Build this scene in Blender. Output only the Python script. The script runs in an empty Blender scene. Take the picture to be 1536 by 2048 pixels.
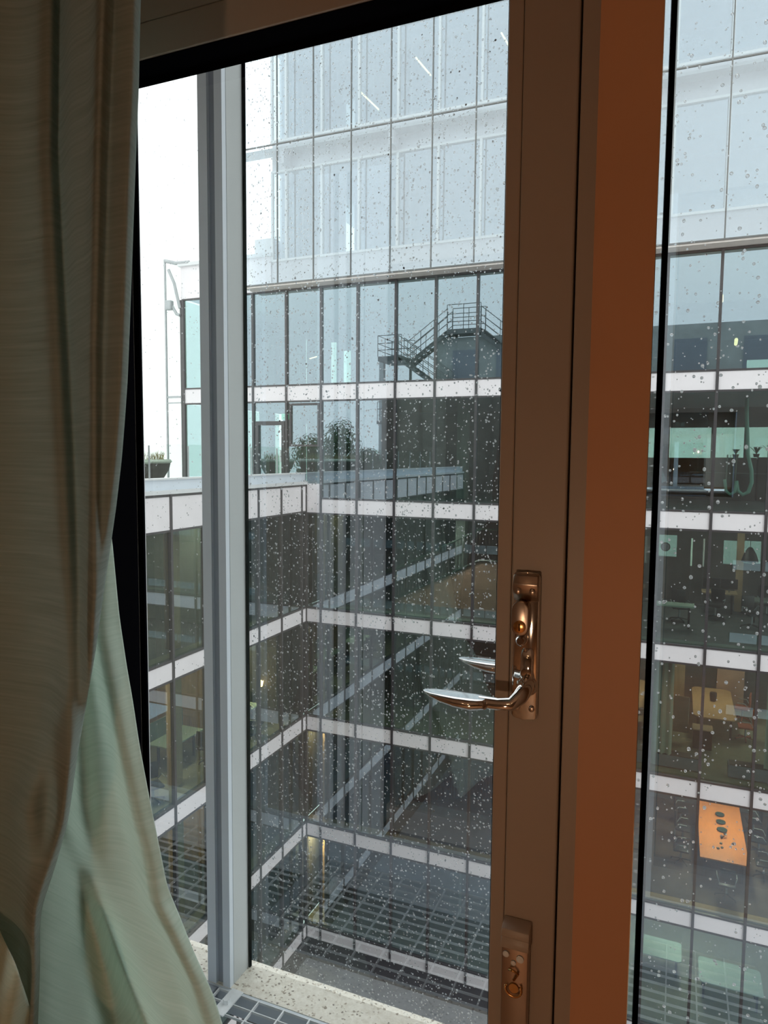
import bpy, bmesh, math, random
from mathutils import Vector, Matrix
random.seed(7)
S = bpy.context.scene
COL = S.collection
rad = math.radians
# ---------------------------------------------------------------- camera
cam_data = bpy.data.cameras.new('camera'); cam = bpy.data.objects.new('camera', cam_data); COL.objects.link(cam)
YAW, PIT, ROLL, FPX = rad(22.596), rad(4.5906), rad(.46682), 1411.0
fw = Vector((-math.sin(YAW)*math.cos(PIT), math.cos(YAW)*math.cos(PIT), -math.sin(PIT)))
r0 = Vector((math.cos(YAW), math.sin(YAW), 0)); u0 = r0.cross(fw)
rt = r0*math.cos(ROLL) + u0*math.sin(ROLL); up = -r0*math.sin(ROLL) + u0*math.cos(ROLL)
cam.matrix_world = Matrix(((rt.x, up.x, -fw.x, 0), (rt.y, up.y, -fw.y, 0), (rt.z, up.z, -fw.z, 0), (0, 0, 0, 1)))
cam_data.sensor_fit = 'VERTICAL'; cam_data.sensor_height = 24.0; cam_data.lens = FPX/2048*24.0
cam_data.clip_start = .02; cam_data.clip_end = 500
S.camera = cam
# ---------------------------------------------------------------- world, exposure
W = bpy.data.worlds.new('overcast'); S.world = W; W.use_nodes = True
nt = W.node_tree; bg = nt.nodes['Background']
tc = nt.nodes.new('ShaderNodeTexCoord'); sp = nt.nodes.new('ShaderNodeSeparateXYZ'); cr = nt.nodes.new('ShaderNodeValToRGB')
nt.links.new(tc.outputs['Generated'], sp.inputs[0]); nt.links.new(sp.outputs['Z'], cr.inputs[0]); nt.links.new(cr.outputs[0], bg.inputs[0])
cr.color_ramp.elements[0].position = 0.0; cr.color_ramp.elements[0].color = (.86, .87, .86, 1)
cr.color_ramp.elements[1].position = .6; cr.color_ramp.elements[1].color = (1, 1, 1, 1)
bg.inputs[1].default_value = 2.55
vs = S.view_settings; vs.view_transform = 'Standard'; vs.look = 'None'; vs.gamma = 1; vs.use_curve_mapping = False; vs.exposure = 0.0
cy = S.cycles
cy.max_bounces = 14; cy.diffuse_bounces = 4; cy.glossy_bounces = 5; cy.transmission_bounces = 6; cy.transparent_max_bounces = 24
cy.caustics_reflective = False; cy.caustics_refractive = False; cy.sample_clamp_indirect = 4; cy.blur_glossy = .3
try:
    cy.use_denoising = True; cy.denoiser = 'OPENIMAGEDENOISE'
except Exception: pass
# ---------------------------------------------------------------- materials
def nodes(name):
    m = bpy.data.materials.new(name); m.use_nodes = True; t = m.node_tree; t.nodes.clear()
    out = t.nodes.new('ShaderNodeOutputMaterial'); return m, t, out
def noise(t, scale=(1, 1, 1), sc=8, detail=4):
    c = t.nodes.new('ShaderNodeTexCoord'); mp = t.nodes.new('ShaderNodeMapping'); n = t.nodes.new('ShaderNodeTexNoise')
    mp.inputs['Scale'].default_value = scale; n.inputs['Scale'].default_value = sc; n.inputs['Detail'].default_value = detail
    t.links.new(c.outputs['Object'], mp.inputs[0]); t.links.new(mp.outputs[0], n.inputs[0]); return n
def mixcol(t, fac, a, b):
    r = t.nodes.new('ShaderNodeValToRGB'); r.color_ramp.elements[0].position = .3; r.color_ramp.elements[1].position = .7
    r.color_ramp.elements[0].color = (*a, 1); r.color_ramp.elements[1].color = (*b, 1); t.links.new(fac, r.inputs[0]); return r
def solid(name, col, rough=.6, metal=0.0, var=.08, sc=6, scale=(1, 1, 1), bump=0.0, spec=.5, emit=None):
    m, t, out = nodes(name); b = t.nodes.new('ShaderNodeBsdfPrincipled'); t.links.new(b.outputs[0], out.inputs[0])
    n = noise(t, scale, sc); r = mixcol(t, n.outputs[0], tuple(c*(1-var) for c in col), tuple(min(1, c*(1+var)) for c in col))
    t.links.new(r.outputs[0], b.inputs['Base Color']); b.inputs['Roughness'].default_value = rough; b.inputs['Metallic'].default_value = metal
    b.inputs['Specular IOR Level'].default_value = spec
    if bump:
        bp = t.nodes.new('ShaderNodeBump'); bp.inputs['Strength'].default_value = bump; bp.inputs['Distance'].default_value = .01
        t.links.new(n.outputs[0], bp.inputs['Height']); t.links.new(bp.outputs[0], b.inputs['Normal'])
    if emit:
        b.inputs['Emission Color'].default_value = (*emit[:3], 1); b.inputs['Emission Strength'].default_value = emit[3]
    return m
def glass(name, tint, r0, refl=(1, 1, 1), rough=0.0):
    m, t, out = nodes(name)
    lw = t.nodes.new('ShaderNodeLayerWeight'); lw.inputs['Blend'].default_value = .5
    pw = t.nodes.new('ShaderNodeMath'); pw.operation = 'POWER'; pw.inputs[1].default_value = 5
    t.links.new(lw.outputs['Facing'], pw.inputs[0])
    mr = t.nodes.new('ShaderNodeMapRange'); mr.inputs['To Min'].default_value = r0; mr.inputs['To Max'].default_value = 1
    t.links.new(pw.outputs[0], mr.inputs[0])
    tr = t.nodes.new('ShaderNodeBsdfTransparent'); tr.inputs[0].default_value = (*tint, 1)
    gl = t.nodes.new('ShaderNodeBsdfGlossy'); gl.inputs['Color'].default_value = (*refl, 1); gl.inputs['Roughness'].default_value = rough
    mx = t.nodes.new('ShaderNodeMixShader'); t.links.new(mr.outputs[0], mx.inputs[0]); t.links.new(tr.outputs[0], mx.inputs[1]); t.links.new(gl.outputs[0], mx.inputs[2])
    t.links.new(mx.outputs[0], out.inputs[0]); return m
M = {}
M['frame'] = solid('bronze_grey_paint', (.42, .35, .29), .42, var=.03, sc=3)
M['orange'] = solid('brown_laminate', (.46, .235, .125), .55, var=.04, sc=3)
M['black'] = solid('black_rubber', (.003, .003, .004), 1.0, var=.05, spec=0)
M['alu'] = solid('grey_aluminium', (.66, .73, .80), .45, var=.03, sc=2, scale=(1, 1, .2))
M['alu_light'] = solid('pale_grey_panel', (.50, .535, .54), .5, var=.03, sc=2)
M['alu_dark'] = solid('dark_groove', (.26, .29, .34), .6, var=.05)
M['cladding'] = solid('pale_cladding', (.80, .83, .86), .5, var=.03)
M['chrome'] = solid('polished_chrome', (.80, .78, .76), .06, 1.0, var=.01)
M['satin'] = solid('satin_steel', (.5, .42, .36), .28, 1.0, var=.03)
M['brass'] = solid('brass', (.75, .42, .16), .2, 1.0, var=.03)
M['return'] = solid('polished_return', (.62, .65, .62), .03, 1.0, var=.01)
M['white_panel'] = solid('white_spandrel', (.86, .825, .845), .4, var=.03, sc=1.5)
M['white_side'] = solid('white_coping', (.72, .74, .75), .4, var=.03)
M['mullion'] = solid('dark_mullion', (.060, .058, .062), .4, var=.1)
M['white_frame'] = solid('white_window_frame', (.85, .86, .84), .4, var=.02)
M['fritted'] = solid('grey_spandrel_glass', (.66, .66, .68), .15, var=.05, sc=1.2)
M['tan_soffit'] = solid('tan_soffit', (.95, .88, .83), .5, var=.05)
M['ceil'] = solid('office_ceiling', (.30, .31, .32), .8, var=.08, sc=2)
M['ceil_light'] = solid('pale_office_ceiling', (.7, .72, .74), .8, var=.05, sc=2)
M['carpet'] = solid('olive_carpet', (.26, .25, .17), .9, var=.12, sc=8)
M['carpet_brown'] = solid('brown_floor', (.085, .055, .035), .7, var=.3, sc=3)
M['carpet_grey'] = solid('grey_floor', (.12, .13, .13), .8, var=.2, sc=3)
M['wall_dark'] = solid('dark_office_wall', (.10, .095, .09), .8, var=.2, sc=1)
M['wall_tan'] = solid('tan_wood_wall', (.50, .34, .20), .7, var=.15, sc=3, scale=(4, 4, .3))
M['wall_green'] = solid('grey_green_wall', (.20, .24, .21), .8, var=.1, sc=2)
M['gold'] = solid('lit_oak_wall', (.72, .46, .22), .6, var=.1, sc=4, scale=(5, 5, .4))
M['oak'] = solid('oak_table_top', (.66, .40, .20), .35, var=.08, sc=5, scale=(8, .6, 1))
M['orange_wood'] = solid('orange_wood_table_top', (.88, .28, .075), .4, var=.12, sc=6, scale=(7, .5, 1))
M['mint_top'] = solid('pale_green_laminate', (.50, .62, .50), .4, var=.05)
M['dark_plastic'] = solid('dark_plastic', (.018, .02, .022), .45, var=.2)
M['green_dark'] = solid('dark_green_glaze', (.03, .06, .045), .3, var=.2)
M['red_fabric'] = solid('red_brown_fabric', (.42, .12, .07), .8, var=.2, sc=20)
M['screen'] = solid('grey_green_screen', (.20, .25, .21), .8, var=.08)
M['blind'] = solid('pale_curtain_cloth', (.50, .52, .42), .9, var=.15, sc=30, scale=(10, 10, .1))
M['hose'] = solid('pale_green_hose', (.28, .52, .44), .5, var=.1)
M['leaf'] = solid('leaf_green', (.05, .11, .04), .6, var=.5, sc=5)
M['dry'] = solid('dry_grass', (.32, .28, .13), .8, var=.3, sc=10)
M['pot'] = solid('dark_planter', (.035, .035, .03), .6, var=.2)
M['rim'] = solid('pale_rim', (.45, .50, .42), .5, var=.1)
M['paving'] = solid('grey_paving', (.20, .22, .25), .6, var=.12, sc=1.5)
M['concrete'] = solid('grey_cladding', (.42, .45, .44), .7, var=.15, sc=1.2)
M['conc_brown'] = solid('brown_cladding', (.12, .095, .08), .7, var=.2, sc=1.2)
M['steel'] = solid('grey_steel', (.16, .17, .17), .5, .3, var=.1)
M['steel_pale'] = solid('pale_steel', (.42, .45, .46), .5, .2, var=.08)
M['galv'] = solid('galvanised_steel', (.78, .82, .84), .4, 0.0, var=.15, sc=15)
M['pit'] = solid('dark_pit', (.11, .125, .155), .8, var=.3, sc=4)
M['room'] = solid('warm_room_wall', (.36, .27, .20), .8, var=.05, sc=2)
M['roomceil'] = solid('room_ceiling', (.40, .32, .25), .8, var=.03, sc=2)
M['woodfloor'] = solid('oak_floor', (.30, .17, .09), .5, var=.2, sc=4, scale=(1, 8, 1))
M['stair_brown'] = solid('red_brown_stair', (.50, .30, .22), .7, var=.15, sc=2)  # warm glass reflection put into the colour of the stand-in stair side
M['lamp'] = solid('lamp_glow', (1, .8, .4), .5, var=0, emit=(1, .80, .42, 3.2))
M['warm'] = solid('warm_bulb', (1, .6, .25), .5, var=0, emit=(1, .55, .22, 18))
M['exit'] = solid('exit_sign_green', (.1, .7, .3), .5, var=0, emit=(.25, .9, .5, .8))
M['facade_glass'] = glass('coated_facade_glass', (.56, .72, .66), .36, (.72, .89, 1.0))
M['skin_glass'] = glass('upper_skin_glass', (.78, .85, .88), .27, (.86, .93, 1.0))
M['inner_glass'] = glass('upper_inner_glass', (.62, .76, .76), .28, (.82, .90, 1.0))
M['clear'] = glass('door_glass', (.93, .95, .94), .045)
M['wet'] = glass('outer_glass', (.84, .87, .88), .16, (.93, .96, 1.0))
M['balus_glass'] = glass('balustrade_glass', (.85, .93, .89), .07)
m, t, out = nodes('rain_water')
rf = t.nodes.new('ShaderNodeBsdfGlass'); rf.inputs['IOR'].default_value = 1.33; rf.inputs['Roughness'].default_value = 0
ts = t.nodes.new('ShaderNodeBsdfTranslucent'); ts.inputs[0].default_value = (.95, .97, .98, 1)
mw = t.nodes.new('ShaderNodeMixShader'); mw.inputs[0].default_value = .22; t.links.new(rf.outputs[0], mw.inputs[1]); t.links.new(ts.outputs[0], mw.inputs[2])
t.links.new(mw.outputs[0], out.inputs[0]); M['water'] = m
m, t, out = nodes('fill_lamp_shade'); d = t.nodes.new('ShaderNodeBsdfTranslucent'); d.inputs[0].default_value = (.9, .75, .55, 1); tp = t.nodes.new('ShaderNodeBsdfTransparent'); mw = t.nodes.new('ShaderNodeMixShader'); mw.inputs[0].default_value = .45
t.links.new(d.outputs[0], mw.inputs[1]); t.links.new(tp.outputs[0], mw.inputs[2]); t.links.new(mw.outputs[0], out.inputs[0]); M['shade'] = m
# terrazzo
m, t, out = nodes('terrazzo'); b = t.nodes.new('ShaderNodeBsdfPrincipled'); t.links.new(b.outputs[0], out.inputs[0])
c = t.nodes.new('ShaderNodeTexCoord'); v = t.nodes.new('ShaderNodeTexVoronoi'); v.inputs['Scale'].default_value = 160
n2 = t.nodes.new('ShaderNodeTexNoise'); n2.inputs['Scale'].default_value = 60; n2.inputs['Detail'].default_value = 6
t.links.new(c.outputs['Object'], v.inputs[0]); t.links.new(c.outputs['Object'], n2.inputs[0])
sx = t.nodes.new('ShaderNodeSeparateColor'); t.links.new(v.outputs['Color'], sx.inputs[0])
r1 = t.nodes.new('ShaderNodeValToRGB'); e = r1.color_ramp.elements; e[0].position = 0; e[0].color = (.25, .22, .18, 1); e[1].position = .12; e[1].color = (.80, .76, .66, 1)
q = e.new(.04); q.color = (.42, .36, .28, 1); q = e.new(.6); q.color = (.88, .85, .76, 1)
t.links.new(sx.outputs[0], r1.inputs[0])
r2 = mixcol(t, n2.outputs[0], (.72, .70, .66), (1, 1, 1)); mm = t.nodes.new('ShaderNodeMix'); mm.data_type = 'RGBA'; mm.blend_type = 'MULTIPLY'; mm.inputs[0].default_value = .55
t.links.new(r1.outputs[0], mm.inputs[6]); t.links.new(r2.outputs[0], mm.inputs[7]); t.links.new(mm.outputs[2], b.inputs['Base Color']); b.inputs['Roughness'].default_value = .45
M['terrazzo'] = m
# curtain cloth: diffuse + translucent with fine horizontal slubs
def cloth(key, ca, cb, tr):
    m, t, out = nodes(key)
    n = noise(t, (1.2, 1.2, 42), 5, 6); r = mixcol(t, n.outputs[0], ca, cb)
    bp = t.nodes.new('ShaderNodeBump'); bp.inputs['Strength'].default_value = .25; bp.inputs['Distance'].default_value = .0015; t.links.new(n.outputs[0], bp.inputs['Height'])
    d = t.nodes.new('ShaderNodeBsdfDiffuse'); tl = t.nodes.new('ShaderNodeBsdfTranslucent'); mx = t.nodes.new('ShaderNodeMixShader'); mx.inputs[0].default_value = tr
    for x in (d, tl): t.links.new(r.outputs[0], x.inputs[0]); t.links.new(bp.outputs[0], x.inputs['Normal'])
    t.links.new(d.outputs[0], mx.inputs[1]); t.links.new(tl.outputs[0], mx.inputs[2]); t.links.new(mx.outputs[0], out.inputs[0]); M[key] = m
cloth('curtain_shaded', (.38, .44, .40), (.48, .54, .50), .48)  # front drape: shade put into a darker, denser copy of the cloth
cloth('curtain_lit', (.76, .86, .79), (.87, .95, .89), .6)  # rear drape: window light put into a paler copy of the same cloth
# ---------------------------------------------------------------- mesh helpers
class MB:
    def __init__(s): s.bm = bmesh.new()
    def box(s, x0, x1, y0, y1, z0, z1, rz=0, piv=None, rx=0, ry=0):
        r = bmesh.ops.create_cube(s.bm, size=1); vs = r['verts']
        c = Vector(((x0+x1)/2, (y0+y1)/2, (z0+z1)/2)); p = Vector(piv) if piv else c
        R = Matrix.Rotation(rz, 3, 'Z') @ Matrix.Rotation(ry, 3, 'Y') @ Matrix.Rotation(rx, 3, 'X')
        for v in vs:
            q = Vector((v.co.x*(x1-x0), v.co.y*(y1-y0), v.co.z*(z1-z0))) + c
            v.co = R @ (q - p) + p
        return s
    def tube(s, pts, r, seg=8, cap=True, flat=None):
        pts = [Vector(p) for p in pts]; rs = r if isinstance(r, (list, tuple)) else [r]*len(pts); rings = []
        ref = None
        for i, p in enumerate(pts):
            a = pts[max(i-1, 0)]; b = pts[min(i+1, len(pts)-1)]; d = (b-a).normalized()
            if ref is None: ref = Vector((0, 0, 1)) if abs(d.z) < .9 else Vector((1, 0, 0))
            n1 = d.cross(ref).normalized(); n2 = n1.cross(d).normalized(); ref = n2
            ring = []
            for k in range(seg):
                an = 2*math.pi*k/seg; rr = rs[i]; ra, rb = rr if isinstance(rr, tuple) else (rr, rr)
                ring.append(s.bm.verts.new(p + n1*math.cos(an)*ra + n2*math.sin(an)*rb))
            rings.append(ring)
        for a, b in zip(rings, rings[1:]):
            for k in range(seg): s.bm.faces.new((a[k], a[(k+1) % seg], b[(k+1) % seg], b[k]))
        if cap: s.bm.faces.new(rings[0]); s.bm.faces.new(rings[-1][::-1])
        return s
    def cyl(s, p0, p1, r, seg=16): return s.tube([p0, p1], r, seg)
    def prism(s, poly, axis, a, b):
        def P(u, v, w): return {'x': (w, u, v), 'y': (u, w, v), 'z': (u, v, w)}[axis]
        A = [s.bm.verts.new(P(u, v, a)) for u, v in poly]; B = [s.bm.verts.new(P(u, v, b)) for u, v in poly]
        s.bm.faces.new(A); s.bm.faces.new(B[::-1])
        for i in range(len(poly)): s.bm.faces.new((A[i], B[i], B[(i+1) % len(poly)], A[(i+1) % len(poly)]))
        return s
    def lathe(s, prof, c, seg=20, ax='z'):
        rings = []
        for r, h in prof:
            ring = []
            for k in range(seg):
                an = 2*math.pi*k/seg; x, y = r*math.cos(an), r*math.sin(an)
                ring.append(s.bm.verts.new(Vector(c) + (Vector((x, y, h)) if ax == 'z' else Vector((x, -h, y)))))
            rings.append(ring)
        for a, b in zip(rings, rings[1:]):
            for k in range(seg): s.bm.faces.new((a[k], a[(k+1) % seg], b[(k+1) % seg], b[k]))
        s.bm.faces.new(rings[0][::-1]); s.bm.faces.new(rings[-1]); return s
    def ball(s, c, r, sub=2, sc=(1, 1, 1)):
        q = bmesh.ops.create_icosphere(s.bm, subdivisions=sub, radius=r)
        for v in q['verts']: v.co = Vector((v.co.x*sc[0], v.co.y*sc[1], v.co.z*sc[2])) + Vector(c)
        return s
    def bevel(s, w, seg=2):
        bmesh.ops.recalc_face_normals(s.bm, faces=s.bm.faces)
        ed = [e for e in s.bm.edges if len(e.link_faces) == 2 and e.calc_face_angle(0) > .6]
        bmesh.ops.bevel(s.bm, geom=ed, offset=w, segments=seg, profile=.5, affect='EDGES'); return s
    def build(s, name, mat, parent=None, smooth=False, **kw):
        bmesh.ops.recalc_face_normals(s.bm, faces=s.bm.faces)
        xs = [v.co for v in s.bm.verts]
        lo = Vector((min(v.x for v in xs), min(v.y for v in xs), min(v.z for v in xs))); hi = Vector((max(v.x for v in xs), max(v.y for v in xs), max(v.z for v in xs)))
        c = Vector(((lo.x+hi.x)/2, (lo.y+hi.y)/2, lo.z if parent is None else (lo.z+hi.z)/2))
        for v in s.bm.verts: v.co -= c
        me = bpy.data.meshes.new(name); s.bm.to_mesh(me); s.bm.free(); me.materials.append(M[mat] if isinstance(mat, str) else mat)
        if smooth:
            for p in me.polygons: p.use_smooth = True
            if smooth != 'all':
                try: me.set_sharp_from_angle(angle=rad(40))
                except Exception: pass
        o = bpy.data.objects.new(name, me); COL.objects.link(o); place(o, c, parent); props(o, **kw); return o
WL = {}
def place(o, c, parent):
    c = Vector(c); WL[o.name] = c
    if parent is not None: o.parent = parent; o.location = c - WL[parent.name]
    else: o.location = c
def props(o, label=None, cat=None, group=None, kind=None):
    if label: o['label'] = label
    if cat: o['category'] = cat
    if group: o['group'] = group
    if kind: o['kind'] = kind
def thing(name, loc, label=None, cat=None, group=None, kind=None):
    o = bpy.data.objects.new(name, None); COL.objects.link(o); o.empty_display_size = .1; place(o, loc, None); props(o, label, cat, group, kind); return o
def bx(name, mat, parent, x0, x1, y0, y1, z0, z1, bev=0, **kw):
    b = MB().box(x0, x1, y0, y1, z0, z1)
    if bev: b.bevel(bev)
    return b.build(name, mat, parent, **kw)
def again(src, name, c, parent, scale=None):
    o = bpy.data.objects.new(name, src.data); COL.objects.link(o); place(o, c, parent)
    if scale: o.scale = scale
    return o
def dup(root, loc, rz=0, label=None, scale=None):
    r = root.copy(); COL.objects.link(r); r.location = loc; r.rotation_euler[2] = rz; WL[r.name] = Vector(loc)
    if label: r['label'] = label
    if scale: r.scale = scale
    for ch in list(root.children):
        c = ch.copy(); COL.objects.link(c); c.parent = r
        for g in ch.children: d = g.copy(); COL.objects.link(d); d.parent = c
    return r

# ================================================================ FAR OFFICE BUILDING
D = 21.49; MOD = 1.35; X0 = -11.27; XC = -11.89
BT = [2.385, -1.484, -5.324, -9.20, -13.131, -16.991]; BB = [1.83, -2.011, -5.838, -9.73, -13.628, -17.478]
KR = 13
XR = X0 + MOD*KR
main = thing('office_building', (-3, D, -18.3), 'far glass office building with white spandrel bands and dark mullions, facing the window', 'building')
unit = {}
def piece(name, mat, parent, cx, cy, cz, sx, sy, sz):
    """alike box pieces share one mesh per size"""
    key = (name, mat, round(sx, 3), round(sy, 3), round(sz, 3))
    if key not in unit:
        me = bpy.data.meshes.new(name); b = bmesh.new(); bmesh.ops.create_cube(b, size=1)
        for v in b.verts: v.co = Vector((v.co.x*sx, v.co.y*sy, v.co.z*sz))
        b.to_mesh(me); b.free(); me.materials.append(M[mat]); unit[key] = me
    o = bpy.data.objects.new(name, unit[key]); COL.objects.link(o); place(o, (cx, cy, cz), parent); return o
def pane(name, mat, parent, cx, cy, cz, w, h, axis='y'):
    key = (name, mat, round(w, 3), round(h, 3), axis)
    if key not in unit:
        me = bpy.data.meshes.new(name)
        if axis == 'y': vv = [(-w/2, 0, -h/2), (w/2, 0, -h/2), (w/2, 0, h/2), (-w/2, 0, h/2)]
        else: vv = [(0, -w/2, -h/2), (0, w/2, -h/2), (0, w/2, h/2), (0, -w/2, h/2)]
        me.from_pydata(vv, [], [(0, 1, 2, 3)]); me.materials.append(M[mat]); unit[key] = me
    o = bpy.data.objects.new(name, unit[key]); COL.objects.link(o); place(o, (cx, cy, cz), parent); return o
edges = [XC] + [X0 + MOD*k for k in range(KR+1)]
left_edges = [-17.0] + [X0 + MOD*k for k in range(-3, 0)]
upper_edges = left_edges + [X0 + MOD*k for k in range(0, KR+1)]
MW = .075
def bays(ed, zt, zb, kind):
    for a, b in zip(ed, ed[1:]):
        w = b-a-MW
        if kind == 'panel': piece('spandrel_panel', 'white_panel', main, (a+b)/2, D-.015, (zt+zb)/2, w, .05, zt-zb-.05)
        else: pane('glass_pane', 'facade_glass', main, (a+b)/2, D, (zt+zb)/2, b-a, zt-zb)
# glass storeys
G = [(5.60, BT[0]), (BB[0], BT[1]), (BB[1], BT[2]), (BB[2], BT[3]), (BB[3], BT[4]), (BB[4], BT[5])]
bays(upper_edges, G[0][0], G[0][1], 'glass')
bays(upper_edges, BT[0], BB[0], 'panel')
bays(left_edges + [X0], BB[0], -1.10, 'glass'); bays([X0 + MOD*k for k in range(KR+1)], BB[0], BT[1], 'glass')
bays([X0 + MOD*k for k in range(KR+1)], BT[1], BB[1], 'panel'); 
piece('spandrel_panel', 'white_panel', main, (XC+X0)/2, D-.015, (-.98-2.0)/2, X0-XC-MW, .05, 1.0)
for i in range(2, 6): bays(edges, G[i][0], G[i][1], 'glass')
for i in range(2, 6): bays(edges, BT[i], BB[i], 'panel')
# horizontal transoms
for z, xa in [(5.60, -17.0), (BT[0], -17.0), (BB[0], -17.0)] + [(z, X0) for z in (BT[1],)] + [(BB[1], XC)] + [(z, XC) for i in range(2, 6) for z in (BT[i], BB[i])]:
    piece('transom', 'mullion', main, (xa+XR)/2, D-.01, z, XR-xa, .09, .055)
# vertical mullions
for k, x in enumerate(upper_edges):
    zb = -1.1 if x < X0-.01 else -17.5
    piece('mullion', 'mullion', main, x, D-.02, (5.6+zb)/2, MW if x > -16.9 else .16, .11, 5.6-zb)
piece('mullion', 'mullion', main, XC+.03, D-.02, (-1.0-17.5)/2, .1, .11, 16.5)
piece('plinth', 'mullion', main, (XC+XR)/2, D+.05, -17.9, XR-XC, .1, .84)
# parapet over the left part and soffit band
a_, b_ = -17.05, -13.2
for i in range(3):
    xa = a_ + (b_-a_)*i/3; xb = a_ + (b_-a_)*(i+1)/3
    piece('parapet_panel', 'white_panel', main, (xa+xb)/2, D-.02, 6.2, xb-xa-.03, .06, 1.16)
piece('coping', 'white_side', main, (a_+b_)/2, D+.1, 6.84, b_-a_+.1, .5, .12)
# terrace door in the facade and opening window beside it
dr = bx('terrace_door', 'mullion', main, -13.86, -13.74, D-.09, D+.02, -1.05, 1.16, label='dark framed glass terrace door')
for nm, (xa, xb, za, zb) in {'s': (-12.80, -12.68, -1.05, 1.16), 't': (-13.74, -12.80, 1.02, 1.16), 'b': (-13.74, -12.80, -1.05, -.93)}.items():
    bx('door_rail', 'mullion', dr, xa, xb, D-.09, D+.02, za, zb)
bx('handle', 'galv', dr, -12.84, -12.80, D-.14, D-.09, -.25, .15)
wf = bx('opening_window', 'mullion', main, -12.50, -12.43, D-.07, D, .28, 1.76)
for (xa, xb, za, zb) in [(-11.4, -11.33, .28, 1.76), (-12.43, -11.4, .28, .35), (-12.43, -11.4, 1.69, 1.76)]:
    bx('sash', 'mullion', wf, xa, xb, D-.07, D, za, zb)
# slabs, ceilings and floors
def slab(zt, zb, x0, x1, fl, ce, y1=D+9):
    bx('floor_slab', fl, main, x0, x1, D+.08, y1, (zt+zb)/2, zt-.01)
    bx('ceiling_slab', ce, main, x0, x1, D+.08, y1, zb+.01, (zt+zb)/2)
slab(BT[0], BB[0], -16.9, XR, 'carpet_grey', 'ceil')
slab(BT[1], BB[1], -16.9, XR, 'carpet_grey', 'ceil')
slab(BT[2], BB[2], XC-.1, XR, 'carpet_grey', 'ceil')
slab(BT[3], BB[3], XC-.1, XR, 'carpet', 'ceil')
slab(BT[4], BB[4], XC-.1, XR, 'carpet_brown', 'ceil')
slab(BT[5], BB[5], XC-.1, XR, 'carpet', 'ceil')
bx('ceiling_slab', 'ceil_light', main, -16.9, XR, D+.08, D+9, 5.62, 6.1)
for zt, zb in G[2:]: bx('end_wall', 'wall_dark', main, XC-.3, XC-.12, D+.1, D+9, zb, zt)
# sills
for i, mt in [(1, 'carpet_grey'), (2, 'wall_green'), (3, 'carpet'), (4, 'wall_tan'), (5, 'carpet')]:
    bx('window_sill', mt, main, XC if i > 1 else X0, XR, D+.1, D+.42, BT[i]-.01, BT[i]+.05)
# back walls with openings
YB = D+7.0
def backwall(zt, zb, x0, x1, holes, mat):
    xs = x0
    for (a, b, c, d) in sorted(holes):
        if a > xs: bx('back_wall', mat, main, xs, a, YB, YB+.12, zb, zt)
        bx('back_wall', mat, main, a, b, YB, YB+.12, zb, c); bx('back_wall', mat, main, a, b, YB, YB+.12, d, zt)
        pane('rear_glass', 'facade_glass', main, (a+b)/2, YB+.06, (c+d)/2, b-a, d-c); xs = b
    if xs < x1: bx('back_wall', mat, main, xs, x1, YB, YB+.12, zb, zt)
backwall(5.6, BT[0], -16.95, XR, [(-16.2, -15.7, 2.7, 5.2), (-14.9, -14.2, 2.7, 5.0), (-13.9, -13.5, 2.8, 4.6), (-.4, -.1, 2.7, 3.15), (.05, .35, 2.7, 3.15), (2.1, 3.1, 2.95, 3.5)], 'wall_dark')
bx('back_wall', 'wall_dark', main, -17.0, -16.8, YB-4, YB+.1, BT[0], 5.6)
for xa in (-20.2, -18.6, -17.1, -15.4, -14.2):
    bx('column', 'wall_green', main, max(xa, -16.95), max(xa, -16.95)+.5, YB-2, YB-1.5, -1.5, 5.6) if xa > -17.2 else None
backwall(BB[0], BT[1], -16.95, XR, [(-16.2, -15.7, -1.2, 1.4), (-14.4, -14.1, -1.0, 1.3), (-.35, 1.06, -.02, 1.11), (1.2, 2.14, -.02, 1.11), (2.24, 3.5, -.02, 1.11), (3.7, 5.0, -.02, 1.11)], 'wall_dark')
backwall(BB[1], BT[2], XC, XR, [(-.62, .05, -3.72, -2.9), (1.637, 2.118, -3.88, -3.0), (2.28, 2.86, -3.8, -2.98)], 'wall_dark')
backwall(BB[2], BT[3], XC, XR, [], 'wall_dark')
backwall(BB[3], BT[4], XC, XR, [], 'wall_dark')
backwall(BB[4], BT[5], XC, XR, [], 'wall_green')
for i in range(1, 6):
    zt, zb = G[i]
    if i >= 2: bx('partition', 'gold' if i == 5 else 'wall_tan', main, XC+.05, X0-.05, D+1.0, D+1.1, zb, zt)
    bx('partition', 'wall_dark', main, X0-.02, X0+.06, D+.3, YB, zb, zt)
    for x in (-7.2, -3.2): bx('column', 'wall_green', main, x, x+.35, D+2.4, D+2.75, zb, zt)
# roof terrace right end side wall glazing
for (zt, zb) in (G[0], (BB[0], -1.1)):
    for j in range(5): pane('glass_pane', 'facade_glass', main, -17.0, D+.7+1.35*j, (zt+zb)/2, 1.3, zt-zb, 'x')

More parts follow.
